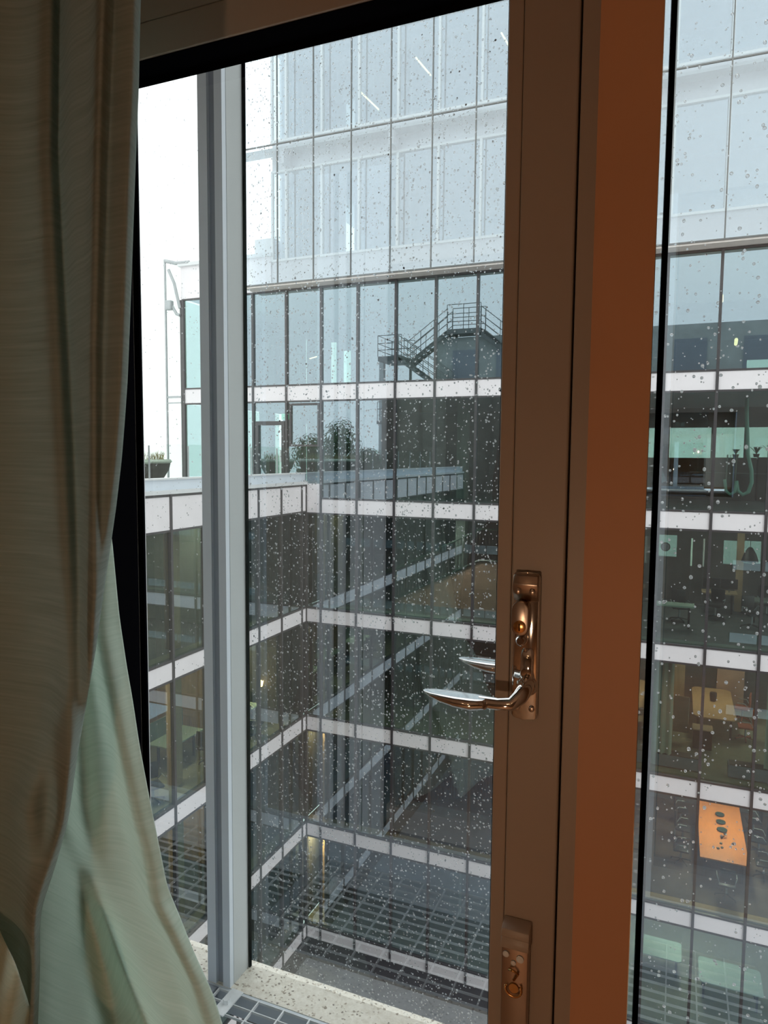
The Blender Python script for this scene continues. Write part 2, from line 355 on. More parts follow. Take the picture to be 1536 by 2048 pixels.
# ---------------- upper block with outer glass skin
upb = thing('upper_glass_block', (-3, D, 5.6), 'pale glass upper storeys with a second glass skin standing proud, top of the far building', 'building')
YS = 20.9
sk_z = [5.71, 10.2, 14.7]
sx = [X0 + MOD*k for k in range(-2, KR+1)]
for z0, z1 in zip(sk_z, sk_z[1:]):
    for a, b in zip(sx, sx[1:]): pane('skin_pane', 'skin_glass', upb, (a+b)/2, YS, (z0+z1)/2, b-a-.02, z1-z0-.02)
for z in sk_z: piece('skin_joint', 'steel', upb, (sx[0]+sx[-1])/2, YS, z, sx[-1]-sx[0], .04, .04)
for x in sx[1:]: piece('skin_rail', 'steel', upb, x, YS, (sk_z[0]+sk_z[-1])/2, .035, .05, sk_z[-1]-sk_z[0])
bx('soffit', 'tan_soffit', upb, sx[0], XR, YS+.03, D-.03, 5.64, 5.70)
bx('fascia', 'white_side', upb, sx[0], XR, D-.1, D-.04, 5.70, 5.9)
bx('walkway', 'alu_light', upb, sx[0]-.2, XR, YS+.1, D-.05, 10.05, 10.14)
bx('base_spandrel', 'fritted', upb, -13.17, XR, D-.02, D+.05, 5.75, 6.60)
ux = [-13.17, X0-MOD] + [X0 + MOD*k for k in range(0, KR+1)]
for (zb, zt) in ((6.62, 9.55), (10.55, 13.40)):
    for a, b in zip(ux, ux[1:]):
        pane('inner_pane', 'inner_glass', upb, (a+b)/2, D, (zb+zt)/2, b-a, zt-zb)
    piece('window_head', 'white_frame', upb, (-13.17+XR)/2, D-.03, zt, XR+13.17, .1, .07)
    piece('window_board', 'white_frame', upb, (-13.17+XR)/2, D-.03, zb, XR+13.17, .1, .07)
    for x in ux: piece('window_post', 'white_frame', upb, x+.02, D-.03, (zb+zt)/2, .07, .1, zt-zb)
bx('spandrel', 'fritted', upb, -13.17, XR, D, D+.08, 9.6, 10.5)
bx('spandrel', 'fritted', upb, -13.17, XR, D, D+.08, 13.45, 14.7)
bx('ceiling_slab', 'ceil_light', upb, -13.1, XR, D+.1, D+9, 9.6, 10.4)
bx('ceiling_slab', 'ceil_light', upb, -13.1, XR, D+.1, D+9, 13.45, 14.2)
bx('back_wall', 'ceil_light', upb, -11.9, XR, D+3.9, D+4.0, 6.6, 14)
bx('back_wall', 'ceil_light', upb, -13.17, -12.3, D+3.9, D+4.0, 6.6, 14)
bx('end_wall', 'ceil_light', upb, -13.17, -13.1, D+.5, D+4, 5.8, 14.6)
for x in (-12.3, -9.2, -5.1, -1.0, 3.0):
    bx('column', 'wall_green', upb, x, x+.3, D+1.6, D+1.9, 6.6, 13.45)
for x in (-12.5, -8.6, -4.6, -.6): bx('bracket', 'fritted', upb, x-.08, x+.08, YS+.08, D-.06, 9.6, 10.05)
bx('roof_box', 'white_side', upb, -13.95, -13.2, D+.1, D+2, 6.4, 7.45)
# linear lamps hanging in the upper block and the storeys below
def lamp(x0, y0, x1, y1, z, lab, w=.03):
    t = thing('linear_lamp', ((x0+x1)/2, (y0+y1)/2, z), lab, 'lamp', 'thin lit linear lamps behind the far glass')
    MB().tube([(x0, y0, z), (x1, y1, z)], w, 6).build('lamp_tube', 'lamp', t)
    MB().tube([((x0+x1)/2, (y0+y1)/2, z+.02), ((x0+x1)/2, (y0+y1)/2, z+.5)], .006, 5).build('suspension_wire', 'steel', t)
lamp(-8.2, 22.04, -8.1, 23.2, 12.6, 'thin lit linear lamp in the top storey, middle of three behind the skin glass')
lamp(-5.38, 21.75, -5.3, 22.7, 12.6, 'thin lit linear lamp in the top storey, nearest the door stile')
lamp(-10.72, 23.3, -10.62, 24.7, 12.6, 'thin lit linear lamp in the top storey, farthest left')
lamp(-12.6, D+1.6, -12.1, D+1.2, 3.0+.5, 'short lit lamp low behind the glass above the terrace door', .02)
lamp(.95, D+1.0, 1.0, D+1.9, 4.6, 'lit lamp high in the storey above the top white band, right window')
lamp(1.45, D+2.4, 1.5, D+3.4, 3.55, 'bright yellow lamp low in the storey above the top white band, right window', .05)
b = MB().box(-13.14, -12.84, D+.5, D+.53, 1.24, 1.45); b.build('exit_sign', 'exit', None, label='small green lit exit sign behind the glass above the terrace door', cat='sign')

# ================================================================ LEFT WING
wing = thing('building_wing', (XC-4, 10, -18.3), 'glass wing with white bands and a roof terrace, left of the courtyard', 'building')
yj = [21.13 - MOD*j for j in range(15)] ; ye = [D-.04] + yj
wz = [(-1.96, BT[2]), (BB[2], BT[3]), (BB[3], BT[4]), (BB[4], BT[5])]
for zt, zb in wz:
    for a, b in zip(ye, ye[1:]): pane('glass_pane', 'facade_glass', wing, XC, (a+b)/2, (zt+zb)/2, a-b, zt-zb, 'x')
for i in range(2, 6):
    for a, b in zip(ye, ye[1:]):
        piece('spandrel_panel', 'white_panel', wing, XC+.015, (a+b)/2, (BT[i]+BB[i])/2, .05, a-b-MW, BT[i]-BB[i]-.05)
for a, b in zip(ye, ye[1:]): piece('parapet_panel', 'white_panel', wing, XC+.015, (a+b)/2, -1.51, .05, a-b-MW, .86)
for z in [-1.06, -1.96] + BT[2:] + BB[2:]: piece('transom', 'mullion', wing, XC+.01, (ye[0]+ye[-1])/2, z, .09, ye[0]-ye[-1], .055)
for y in yj: piece('mullion', 'mullion', wing, XC+.02, y, (-1.02-17.5)/2, .11, MW, 16.5)
bx('coping', 'white_side', wing, XC-.25, XC+.09, ye[-1], D+.1, -1.02, -.92)
bx('coping_cap', 'alu', wing, XC-.25, XC-.02, ye[-1], D+.05, -.92, -.66)
bx('coping_cap', 'white_side', wing, XC-.3, XC+.02, ye[-1], D+.02, -.66, -.62)
bx('terrace_deck', 'concrete', wing, -20, XC-.25, ye[-1], D, -1.9, -1.2)
bx('plinth', 'mullion', wing, XC-.05, XC+.05, ye[-1], D, -18.3, -17.5)
wfl = ['carpet_grey', 'carpet', 'carpet_grey', 'carpet']
for i, zc in enumerate([(BT[2], BB[2]), (BT[3], BB[3]), (BT[4], BB[4]), (BT[5], BB[5])]):
    bx('floor_slab', wfl[i], wing, -20, XC-.08, ye[-1], D-.1, (zc[0]+zc[1])/2, zc[0]-.01)
    bx('ceiling_slab', 'ceil', wing, -20, XC-.08, ye[-1], D-.1, zc[1]+.01, (zc[0]+zc[1])/2)
for i, (zt, zb) in enumerate(wz):
    bx('back_wall', ['wall_green', 'wall_tan', 'wall_tan', 'wall_tan'][i], wing, -16.2, -16.0, ye[-1], D-.1, zb, zt)
    for y, mt in ((20.4, 'wall_dark'), (17.9, 'wall_green' if i == 0 else 'wall_tan'), (15.1, 'wall_tan'), (12.2, 'wall_dark'), (8, 'wall_dark')):
        bx('partition', mt, wing, -16.0, XC-1.6 if y < 20 else XC-.5, y-.06, y+.06, zb, zt)
    bx('column', 'wall_tan', wing, XC-.9, XC-.6, 15.2, 15.5, zb, zt)
    bx('window_sill', 'carpet', wing, XC-.4, XC-.1, ye[-1], D-.2, zb-.01, zb+.05)
bx('end_wall', 'wall_dark', wing, -20, XC-.15, D-.12, D-.06, -17.4, -2.0)
# glass balustrade on the terrace
gb = thing('glass_balustrade', (XC-.15, 15, -.62), 'clear glass balustrade on the white coping of the roof terrace', 'balustrade')
for k in range(9):
    y = 20.6 - 1.5*k
    pane('glass_panel', 'balus_glass', gb, XC-.15, y, -.18, 1.46, .84, 'x')
    bx('post', 'steel_pale', gb, XC-.17, XC-.13, y-.76, y-.74, -.62, .2)
# fin with brackets at the building's left end
mast = thing('steel_mast', (-17.7, D-.1, -1.2), 'slim steel frame with bracket arm and glass at the far building left end', 'frame')
bx('post', 'steel_pale', mast, -17.73, -17.67, D-.13, D-.07, -1.2, 7.1)
bx('crossbar', 'steel_pale', mast, -17.67, -17.05, D-.12, D-.08, 2.05, 2.13)
bx('crossbar', 'steel_pale', mast, -17.67, -17.05, D-.12, D-.08, 1.85, 1.9)
MB().tube([(-17.7, D-.1, 7.05), (-17.2, D-.1, 6.92), (-16.6, D-.1, 6.9)], .07, 8).build('arm', 'steel_pale', mast)
MB().tube([(-17.5, D-.15, 6.7), (-17.25, D-.15, 6.2), (-17.05, D-.1, 5.3)], .06, 8).build('brace', 'steel_pale', mast)
MB().box(-17.62, -17.35, D-.25, D-.05, 5.25, 5.6).bevel(.04).build('junction_box', 'steel_pale', mast)
MB().tube([(-17.4, D-.1, 5.4), (-17.2, D-.1, 5.1), (-17.05, D-.1, 5.05)], .06, 8).build('cable', 'steel_pale', mast)
pane('glass_panel', 'balus_glass', mast, -17.36, D-.1, 2.9, .6, 8.0)
# planters on the terrace
def tuft(name, parent, c, r, h, n, mat):
    b = bmesh.new()
    for i in range(n):
        a = random.uniform(0, 6.28); rr = r*math.sqrt(random.random()); p = Vector((c[0]+rr*math.cos(a), c[1]+rr*math.sin(a), c[2]))
        l = h*random.uniform(.5, 1); w = .012; dx = Vector((random.uniform(-.3, .3), random.uniform(-.3, .3), 1)).normalized()*l
        s_ = Vector((math.sin(a), math.cos(a), 0))*w
        vs_ = [b.verts.new(q) for q in (p-s_, p+s_, p+dx*.6+s_*.7, p+dx*.6-s_*.7, p+dx+Vector((dx.x, dx.y, -.03))*.5)]
        b.faces.new(vs_[:4]); b.faces.new((vs_[3], vs_[2], vs_[4]))
    m_ = MB(); m_.bm.free(); m_.bm = b; return m_.build(name, mat, parent, kind='stuff')
pl = None
for i, (x, y, s_) in enumerate([(-14.6, 15.6, 1.0), (-15.4, 17.6, .9), (-14.3, 13.5, .9)]):
    p = thing('terrace_planter', (x, y, -1.2), ['dark bowl planter with dry grass on the roof terrace, left of the steel mast', 'dark bowl planter with dry grass on the roof terrace, behind the steel mast foot', 'dark bowl planter with dry grass at the near edge of the roof terrace'][i], 'planter', 'bowl planters on the roof terrace')
    MB().lathe([(.30*s_, 0), (.45*s_, .25), (.75*s_, .7), (.80*s_, .9)], (x, y, -1.2), 18).build('bowl', 'pot', p, smooth=True)
    MB().lathe([(.80*s_, .90), (.86*s_, .95), (.80*s_, 1.02), (.55*s_, .98)], (x, y, -1.2), 18).build('rim', 'rim', p, smooth=True)
    tuft('dry_grass', p, (x, y, -.25), .6*s_, .42, 160, 'dry')
# shrub reflected in the facade
def foliage(b, c, r, n, w):
    for i in range(n):
        v = Vector((random.gauss(0, 1), random.gauss(0, 1), random.gauss(0, 1))).normalized()*random.uniform(.45, 1)
        p = Vector(c) + Vector((v.x*r[0], v.y*r[1], v.z*r[2])); q = Matrix.Rotation(random.uniform(0, 6.3), 3, v.normalized()) @ v.orthogonal().normalized()*w; k = v.cross(q).normalized()*w*.5
        b.faces.new([b.verts.new(p-q), b.verts.new(p+k), b.verts.new(p+q), b.verts.new(p-k)])
for i, (x, y, z, rr) in enumerate([(-14.9, 12.6, .35, (1.1, 1.0, 1.5)), (-16.6, 12.4, .0, (1.1, 1, 1.1)), (-13.6, 12.3, -.4, (.8, .8, .8))]):
    sh = thing('terrace_shrub', (x, y, -1.2), ['tall leafy shrub on the roof terrace, mirrored in the far glass', 'round leafy shrub at the far side of the roof terrace', 'small leafy shrub near the terrace coping'][i], 'shrub', 'shrubs on the roof terrace')
    mb = MB(); foliage(mb.bm, (x, y, z), rr, 1500, .09); mb.build('leaves', 'leaf', sh, kind='stuff')
    mb = MB()
    for k in range(5): mb.tube([(x, y, -1.2), (x+random.uniform(-.5, .5), y+random.uniform(-.4, .4), z+rr[2]*.7)], .025, 5)
    mb.build('stems', 'pot', sh)
for i, (x0, x1) in enumerate([(-17.9, -12.6)]):
    bx('planting_box', 'pot', None, x0, x1, 11.4, 11.6, -1.2, -.7, label='long dark planting box below the terrace shrubs', cat='planter')

# ================================================================ OWN BUILDING (seen mirrored in the far facade)
own = thing('own_building', (-3, 0, -18.3), 'dark facade of our own building, seen only mirrored in the far glass', 'building')
bx('facade_mass', 'conc_brown', own, -17.3, -3.2, -6, 1.9, -18.3, 4.0)
bx('facade_mass', 'conc_brown', own, 2.7, 14, -6, 1.9, -18.3, 4.0)
bx('facade_mass', 'conc_brown', own, -3.2, 2.7, -6, 1.95, -18.3, -2.06)
bx('facade_mass', 'conc_brown', own, -3.2, 2.7, -6, 1.9, 2.4, 4.0)
bx('penthouse', 'concrete', own, -14.6, 14, -8, -.3, 4.0, 7.4)
for x in (-13.4, -10.6, -7.4, -4, -.5, 3, 6.5): bx('window', 'alu_dark', own, x, x+1.7, -.32, -.26, 4.6, 6.6)
for z in (-5.324, -9.2, -13.13):
    for x0, x1 in ((-11.8, -3.3), (2.8, 13.9)):
        n = int((x1-x0)/1.35)
        for k in range(n): piece('spandrel_panel', 'white_panel' if z > 0 else 'concrete', own, x0+1.35*(k+.5), 1.93, z-.27, 1.29, .05, .5)
# rooftop escape stair
st = thing('rooftop_stair', (-14, 0, .3), 'steel escape stair with railings on the roof beside us, mirrored in the far glass', 'staircase')
def rail(pts, h, name='railing'):
    mb = MB()
    for f in (1, .62, .3): mb.tube([(p[0], p[1], p[2]+h*f) for p in pts], .025, 5)
    for a, b in zip(pts, pts[1:]):
        n = max(1, int((Vector(b)-Vector(a)).length/.9))
        for k in range(n+1):
            q = Vector(a).lerp(Vector(b), k/n); mb.tube([q, q+Vector((0, 0, h))], .022, 5)
    mb.build(name, 'steel', st)
def flight(a, b, w, th=.28):
    a, b = Vector(a), Vector(b); mb = MB(); n = 9
    mb.prism([(a.x, a.z), (b.x, b.z), (b.x, b.z-th), (a.x, a.z-th)], 'y', a.y, a.y+.06); mb.prism([(a.x, a.z), (b.x, b.z), (b.x, b.z-th), (a.x, a.z-th)], 'y', a.y+w-.06, a.y+w)
    for k in range(n):
        q = a.lerp(b, (k+.5)/n); mb.box(q.x-.14, q.x+.14, a.y, a.y+w, q.z-.1, q.z-.05)
    mb.build('flight', 'steel', st)
    rail([a, b], 1.3); rail([a+Vector((0, w, 0)), b+Vector((0, w, 0))], 1.3)
LZ = 7.85
bx('landing', 'steel', st, -13.65, -11.5, -1.0, .2, LZ-.3, LZ)
rail([(-13.65, .2, LZ), (-12.6, .2, LZ), (-11.5, .2, LZ)], 1.5); rail([(-13.65, -1, LZ), (-12.6, -1, LZ), (-11.5, -1, LZ)], 1.5)
flight((-13.65, -.9, LZ), (-16.3, -.9, 5.95), 1.0); flight((-11.5, -.9, LZ), (-10.3, -.9, 6.9), 1.0, .5)
bx('landing', 'steel', st, -17.9, -16.3, -1.2, 1.2, 5.95, 6.25)
rail([(-16.3, 1.2, 6.25), (-17.9, 1.2, 6.25), (-17.9, -1.2, 6.25), (-16.3, -1.2, 6.25)], 1.3)
flight((-16.5, .2, 6.2), (-13.2, .2, 3.9), 1.0)
bx('column', 'steel_pale', st, -18.25, -17.95, -.2, .15, -1.2, 6.2)
bx('landing', 'steel', st, -17.95, -17.35, -1.2, 1.2, 2.0, 2.2); rail([(-17.4, 1.2, 2.2), (-17.9, 1.2, 2.2)], 1.2)
for x in (-13.4, -11.7, -16.5): bx('column', 'steel', st, x, x+.14, -.9, -.76, 3.9, LZ-.3 if x > -14 else 6)
# courtyard
bx('courtyard_ground', 'paving', None, XC-.2, XR+3, 1.9, D+.3, -18.6, -18.32, kind='structure')
bx('roof_plain', 'concrete', None, -90, 90, D+12, 240, -19, -18.6, kind='structure')

# ================================================================ THINGS INSIDE THE FAR BUILDING
def table(name, mat, x0, x1, y0, y1, z, label, round_=0.0, cat='table', legs=True, lm='dark_plastic'):
    t = thing(name, ((x0+x1)/2, (y0+y1)/2, z-.75), label, cat)
    mb = MB()
    if round_:
        poly = []
        for cx, cy, a0 in ((x1-round_, y1-round_, 0), (x0+round_, y1-round_, 90), (x0+round_, y0+round_, 180), (x1-round_, y0+round_, 270)):
            for k in range(6): an = rad(a0+18*k); poly.append((cx+round_*math.cos(an), cy+round_*math.sin(an)))
        mb.prism(poly, 'z', z-.04, z)
    else: mb.box(x0, x1, y0, y1, z-.04, z)
    mb.build('table_top', mat, t)
    for px in (x0+.15, x1-.15):
        for py in (y0+.3, y1-.3): MB().box(px-.03, px+.03, py-.03, py+.03, z-.75, z-.04).build('leg', lm, t)
    return t
def chair(name, label, x, y, z, rz=0, mat='dark_plastic', proto=[None, None], group=None):
    idx = 0 if mat == 'dark_plastic' else 1
    if proto[idx]:
        return dup(proto[idx], (x, y, z), rz, label)
    t = thing(name, (x, y, z), label, 'chair', group)
    MB().box(x-.24, x+.24, y-.24, y+.24, z+.42, z+.49).bevel(.03).build('seat', mat, t, smooth=True)
    MB().box(x-.22, x+.22, y+.20, y+.25, z+.55, z+1.0).bevel(.03).build('backrest', mat, t, smooth=True)
    MB().tube([(x, y, z+.1), (x, y, z+.42)], .03, 8).build('gas_lift', 'steel_pale', t)
    mb = MB()
    for k in range(5): a = rad(72*k); mb.tube([(x, y, z+.12), (x+.3*math.cos(a), y+.3*math.sin(a), z+.06)], .02, 6)
    mb.build('star_base', mat, t)
    for k in range(5):
        a = rad(72*k); MB().ball((x+.3*math.cos(a), y+.3*math.sin(a), z+.03), .03, 1).build('castor', 'dark_plastic', t)
    for s_ in (-1, 1): MB().tube([(x+s_*.2, y+.2, z+.52), (x+s_*.27, y+.1, z+.68), (x+s_*.27, y-.15, z+.68)], .015, 6).build('armrest', 'steel_pale', t)
    t.rotation_euler[2] = rz; proto[idx] = t; return t
F2, F3, F4, F5 = BT[2], BT[3], BT[4], BT[5]
# storey 4 : orange table
table('meeting_table', 'orange_wood', 1.08, 2.45, 23.25, 27.35, F4+.76, 'long bright orange wooden meeting table seen from above, right window')
for i, (x, y, r) in enumerate([(1.78, 26.3, .15), (1.79, 25.75, .15), (1.80, 25.2, .16)]):
    MB().lathe([(.06, 0), (r, .03), (r, .05), (.05, .02)], (x, y, F4+.765), 14).build('dark_plate', 'green_dark', None, smooth=True, label='dark green round plate on the orange table, %s of the row of three' % ('farthest', 'middle', 'nearest')[i], cat='plate', group='plates on the orange table')
MB().lathe([(.05, 0), (.06, .12), (.04, .16)], (1.86, 24.75, F4+.765), 12).build('jug', 'chrome', None, smooth=True, label='small shiny jug on the orange table beside the plates', cat='jug')
MB().lathe([(.035, 0), (.05, .07)], (1.76, 24.68, F4+.765), 10).build('cup', 'dark_plastic', None, smooth=True, label='small dark cup beside the shiny jug', cat='cup')
for i, (x, y) in enumerate([(1.72, 24.3), (1.74, 24.05), (1.62, 23.95)]):
    MB().lathe([(.04, 0), (.045, .03), (.02, .02)], (x, y, F4+.765), 10).build('candle_cup', 'green_dark', None, label='tiny dark candle cup on the near half of the orange table, %s' % ('farthest', 'middle', 'nearest')[i], cat='cup', group='candle cups on the orange table')
for i, (x, y, rz) in enumerate([(.55, 24.1, 90), (.6, 25.5, 85), (.55, 26.8, 95), (2.95, 24.2, -90), (2.95, 25.7, -95), (2.9, 27.0, -85), (1.8, 22.6, 180)]):
    chair('swivel_chair', ['black swivel chair left of the orange table, nearest', 'black swivel chair left of the orange table, middle', 'black swivel chair left of the orange table, farthest', 'black swivel chair right of the orange table, nearest', 'black swivel chair right of the orange table, middle', 'black swivel chair right of the orange table, farthest', 'black swivel chair at the near end of the orange table'][i], x, y, F4, rad(rz), group='black swivel chairs')
# storey 3 : rounded oak table
table('rounded_table', 'oak', .76, 2.05, 24.8, 28.1, F3+.75, 'light oak table with rounded corners one floor above the orange table', .25)
MB().lathe([(.09, 0), (.12, .2), (.11, .3), (.03, .3)], (1.42, 26.6, F3+.755), 14).build('black_jug', 'dark_plastic', None, smooth=True, label='black jug standing on the rounded oak table', cat='jug')
for i, (x, y, rz) in enumerate([(2.35, 25.3, -90), (2.4, 27.2, -100)]):
    chair('red_chair', ['red brown swivel chair at the right of the rounded oak table, nearer', 'red brown swivel chair at the right of the rounded oak table, farther'][i], x, y, F3, rad(rz), 'red_fabric', group='red brown swivel chairs')
MB().box(.15, .62, 24.3, 24.36, F3+.3, F3+1.5).bevel(.03).build('floor_screen', 'screen', None, label='grey green upholstered screen left of the rounded oak table', cat='screen')
t = thing('side_cabinet', (1.05, 24.2, F3), 'dark low cabinet in front of the rounded oak table', 'cabinet')
bx('body', 'dark_plastic', t, .75, 1.3, 23.9, 24.4, F3, F3+.6); bx('top_board', 'wall_tan', t, .73, 1.32, 23.88, 24.42, F3+.6, F3+.63); bx('door', 'pot', t, .77, 1.28, 23.88, 23.9, F3+.03, F3+.57)
for i, (x0, x1) in enumerate([(-.3, .95), (1.65, 2.9)]):
    t = thing('radiator_box', ((x0+x1)/2, D+.7, F3), ['dark radiator box on the floor under the rounded table, left', 'dark radiator box on the floor under the rounded table, right'][i], 'radiator', 'radiator boxes')
    bx('casing', 'alu_dark', t, x0, x1, D+.5, D+.9, F3+.05, F3+.4); bx('grille', 'dark_plastic', t, x0+.03, x1-.03, D+.52, D+.88, F3+.4, F3+.42)
def drape(name, x0, x1, y, z0, z1, label):
    bm_ = MB(); n = int((x1-x0)/.05); b = bm_.bm; A = []; B = []
    for k in range(n+1):
        x = x0+(x1-x0)*k/n; yy = y+.05*math.sin(k*1.6); A.append(b.verts.new((x, yy, z0))); B.append(b.verts.new((x, yy, z1)))
    for k in range(n): b.faces.new((A[k], A[k+1], B[k+1], B[k]))
    bm_.build(name, 'blind', None, smooth='all', label=label, cat='curtain', group='pale drapes behind the far glass')
drape('office_drape', -1.1, .12, D+.55, F3+.05, BB[2]-.1, 'pale pleated drape behind the far glass, left of the rounded oak table')
drape('office_drape', 2.55, 3.9, D+.55, F3+.05, BB[2]-.1, 'pale pleated drape behind the far glass, right of the rounded oak table')
bx('wood_cabinet', 'wall_tan', main, .1, .5, YB-1.2, YB-.8, F3, BB[2]); bx('dark_wardrobe', 'stair_brown', main, 1.6, 2.5, YB-.34, YB-.04, F3, F3+2.6)
# storey 2
table('long_desk', 'mint_top', -1.1, .62, 23.4, 24.0, F2+.75, 'long pale desk behind the far glass in the office with the wall clock', legs=True)
c = thing('wall_clock', (-.34, YB-.1, -3.45), 'round dark wall clock against the bright back window', 'clock')
MB().lathe([(.17, 0), (.17, .04)], (-.34, YB-.06, -3.34), 20, 'y').build('clock_case', 'dark_plastic', c)
MB().lathe([(.14, .041), (.14, .045)], (-.34, YB-.06, -3.34), 20, 'y').build('clock_face', 'alu_dark', c)
for i, (x, y, rz) in enumerate([(-.6, 24.7, 0), (.2, 24.7, 10), (1.3, 25.5, -20), (2.3, 24.6, 30), (2.9, 26.5, 0)]):
    chair('swivel_chair', ['black swivel chair behind the long pale desk, left', 'black swivel chair behind the long pale desk, right', 'black swivel chair in the clock office, left of the wooden post', 'black swivel chair in the clock office, nearest the glass', 'black swivel chair in the clock office, under the back windows'][i], x, y, F2, rad(rz))
table('work_desk', 'wall_tan', .9, 2.0, 26.2, 26.9, F2+.75, 'brown work desk left of the wooden post in the clock office')
table('work_desk', 'wall_green', 2.3, 3.4, 25.2, 26.0, F2+.75, 'dark grey work desk right of the wooden post in the clock office')
bx('wooden_post', 'wall_tan', main, 1.98, 2.2, YB-1.4, YB-1.2, F2, BB[1])
for i, (x, z0) in enumerate([(.55, -3.9), (.95, -3.9)]):
    t = thing('tall_lamp', (x, YB-.8, z0), ['tall thin white tube lamp, left one in the clock office', 'tall thin white tube lamp, right one in the clock office'][i], 'lamp', 'thin white tube lamps')
    MB().tube([(x, YB-.8, z0), (x, YB-.8, -2.9)], .03, 8).build('tube', solid('tube_white', (.6, .7, .6), .4, var=0, emit=(.8, .95, .8, .55)) if i == 0 else 'white_frame', t)
    MB().tube([(x, YB-.8, F2), (x, YB-.8, z0)], .012, 6).build('pole', 'steel', t)
    MB().lathe([(.14, 0), (.14, .03)], (x, YB-.8, F2), 14).build('foot', 'steel', t)
t = thing('pendant_lamp', (2.42, D+5.2, BB[1]-1.4), 'dark bell pendant lamp hanging before the right back window of the clock office', 'lamp')
MB().lathe([(.05, .50), (.10, .44), (.20, .25), (.27, .02), (.25, 0)], (2.35, D+5.2, -3.5), 20).build('lamp_shade', 'dark_plastic', t, smooth=True); MB().tube([(2.35, D+5.2, -3.0), (2.35, D+5.2, BB[1])], .01, 6).build('cord', 'dark_plastic', t)
for i, (x, y) in enumerate([(1.2, 26.5), (1.75, 26.5), (2.8, 25.6)]):
    t = thing('monitor', (x, y, F2+.75), ['dark monitor on the brown desk, left', 'dark monitor on the brown desk, right', 'dark monitor on the dark grey desk'][i], 'monitor', 'monitors in the clock office')
    MB().box(x-.26, x+.26, y-.02, y+.02, F2+.87, F2+1.22).bevel(.01).build('display', 'dark_plastic', t); MB().tube([(x, y, F2+.76), (x, y, F2+.9)], .02, 6).build('stand', 'steel', t)
# person silhouette at the desk under the right back window: seated, seen from afar
# storey 1 : hoses, cabinets, plants
t = thing('hanging_hose', (1.6, D+1.5, -1.1), 'pale green hose hanging from the ceiling in two U bends, right window', 'hose')
pts = [(1.74, D+1.5, 1.72), (1.76, D+1.5, 1.2), (1.80, D+1.5, .7), (1.84, D+1.5, .1), (1.95, D+1.5, -.35), (1.97, D+1.5, -.7), (1.90, D+1.5, -.97), (1.76, D+1.5, -1.06), (1.62, D+1.5, -.95), (1.57, D+1.5, -.66)]
MB().tube(pts, .055, 10).build('hose', 'hose', t, smooth='all')
MB().tube([(1.57, D+1.45, -.7), (1.54, D+1.45, -.98), (1.42, D+1.45, -1.06), (1.30, D+1.45, -.95), (1.26, D+1.45, -.62)], .045, 10).build('hose', 'hose', t, smooth='all')
for x in (1.30, 1.38, 1.46, 1.54): MB().tube([(x, D+1.5, -.7), (x+.01, D+1.5, 0.1)], .02 if x in (1.30, 1.54) else .008, 6).build('pipe', 'wall_green', t)
MB().tube([(.3, D+1.5, -.42), (2.6, D+1.5, -.45)], .015, 6).build('support_bar', 'steel', t)
for i, (x0, x1) in enumerate([(-.5, 1.05), (1.1, 2.5), (2.55, 4.2)]):
    t = thing('low_cabinet', ((x0+x1)/2, YB-.6, BT[1]), ['dark cabinet under the bright back windows, left', 'dark cabinet under the bright back windows, middle', 'dark cabinet under the bright back windows, right'][i], 'cabinet', 'dark cabinets under the back windows')
    bx('body', 'dark_plastic', t, x0, x1, YB-.8, YB-.3, BT[1], .0+.02*i); bx('door', 'pot', t, x0+.04, (x0+x1)/2-.01, YB-.82, YB-.8, BT[1]+.05, -.05); bx('door', 'pot', t, (x0+x1)/2+.01, x1-.04, YB-.82, YB-.8, BT[1]+.05, -.05)
def plant(x, y, z, h, n, label):
    t = thing('potted_plant', (x, y, z), label, 'plant', 'potted plants on the dark cabinets')
    MB().lathe([(.08, 0), (.11, .12)], (x, y, z), 12).build('pot', 'pot', t)
    for k in range(n):
        a = k*6.28/n+random.random(); r = h*random.uniform(.5, .9); w = .035; dx, dy = math.cos(a), math.sin(a)
        mb = MB(); pp = [(0, .1, .005), (.35, .1+h*.45, w), (.75, .1+h*.75, w*1.1), (1, .1+h*.7, .004)]
        L = []
        for f, hh, ww in pp: L.append((mb.bm.verts.new((x+dx*r*f-dy*ww, y+dy*r*f+dx*ww, z+hh)), mb.bm.verts.new((x+dx*r*f+dy*ww, y+dy*r*f-dx*ww, z+hh))))
        for p_, q_ in zip(L, L[1:]): mb.bm.faces.new((p_[0], p_[1], q_[1], q_[0]))
        mb.build('leaf', 'leaf', t)
plant(1.85, YB-.55, .02, .26, 9, 'small spiky potted plant on the dark cabinet beside the hose')
plant(2.5, YB-.55, .04, .34, 9, 'leafy potted plant right of the hose on the dark cabinets')
plant(2.95, YB-.55, .04, .42, 9, 'taller leafy potted plant at the far right on the dark cabinets')
# storey 5
table('pale_table', 'mint_top', 1.2, 3.0, 23.0, 24.2, F5+.75, 'pale green table on the lowest floor, right window', .12)
table('pale_table', 'mint_top', -.9, .7, 23.6, 24.6, F5+.75, 'pale green table on the lowest floor, left of the other one', .12)
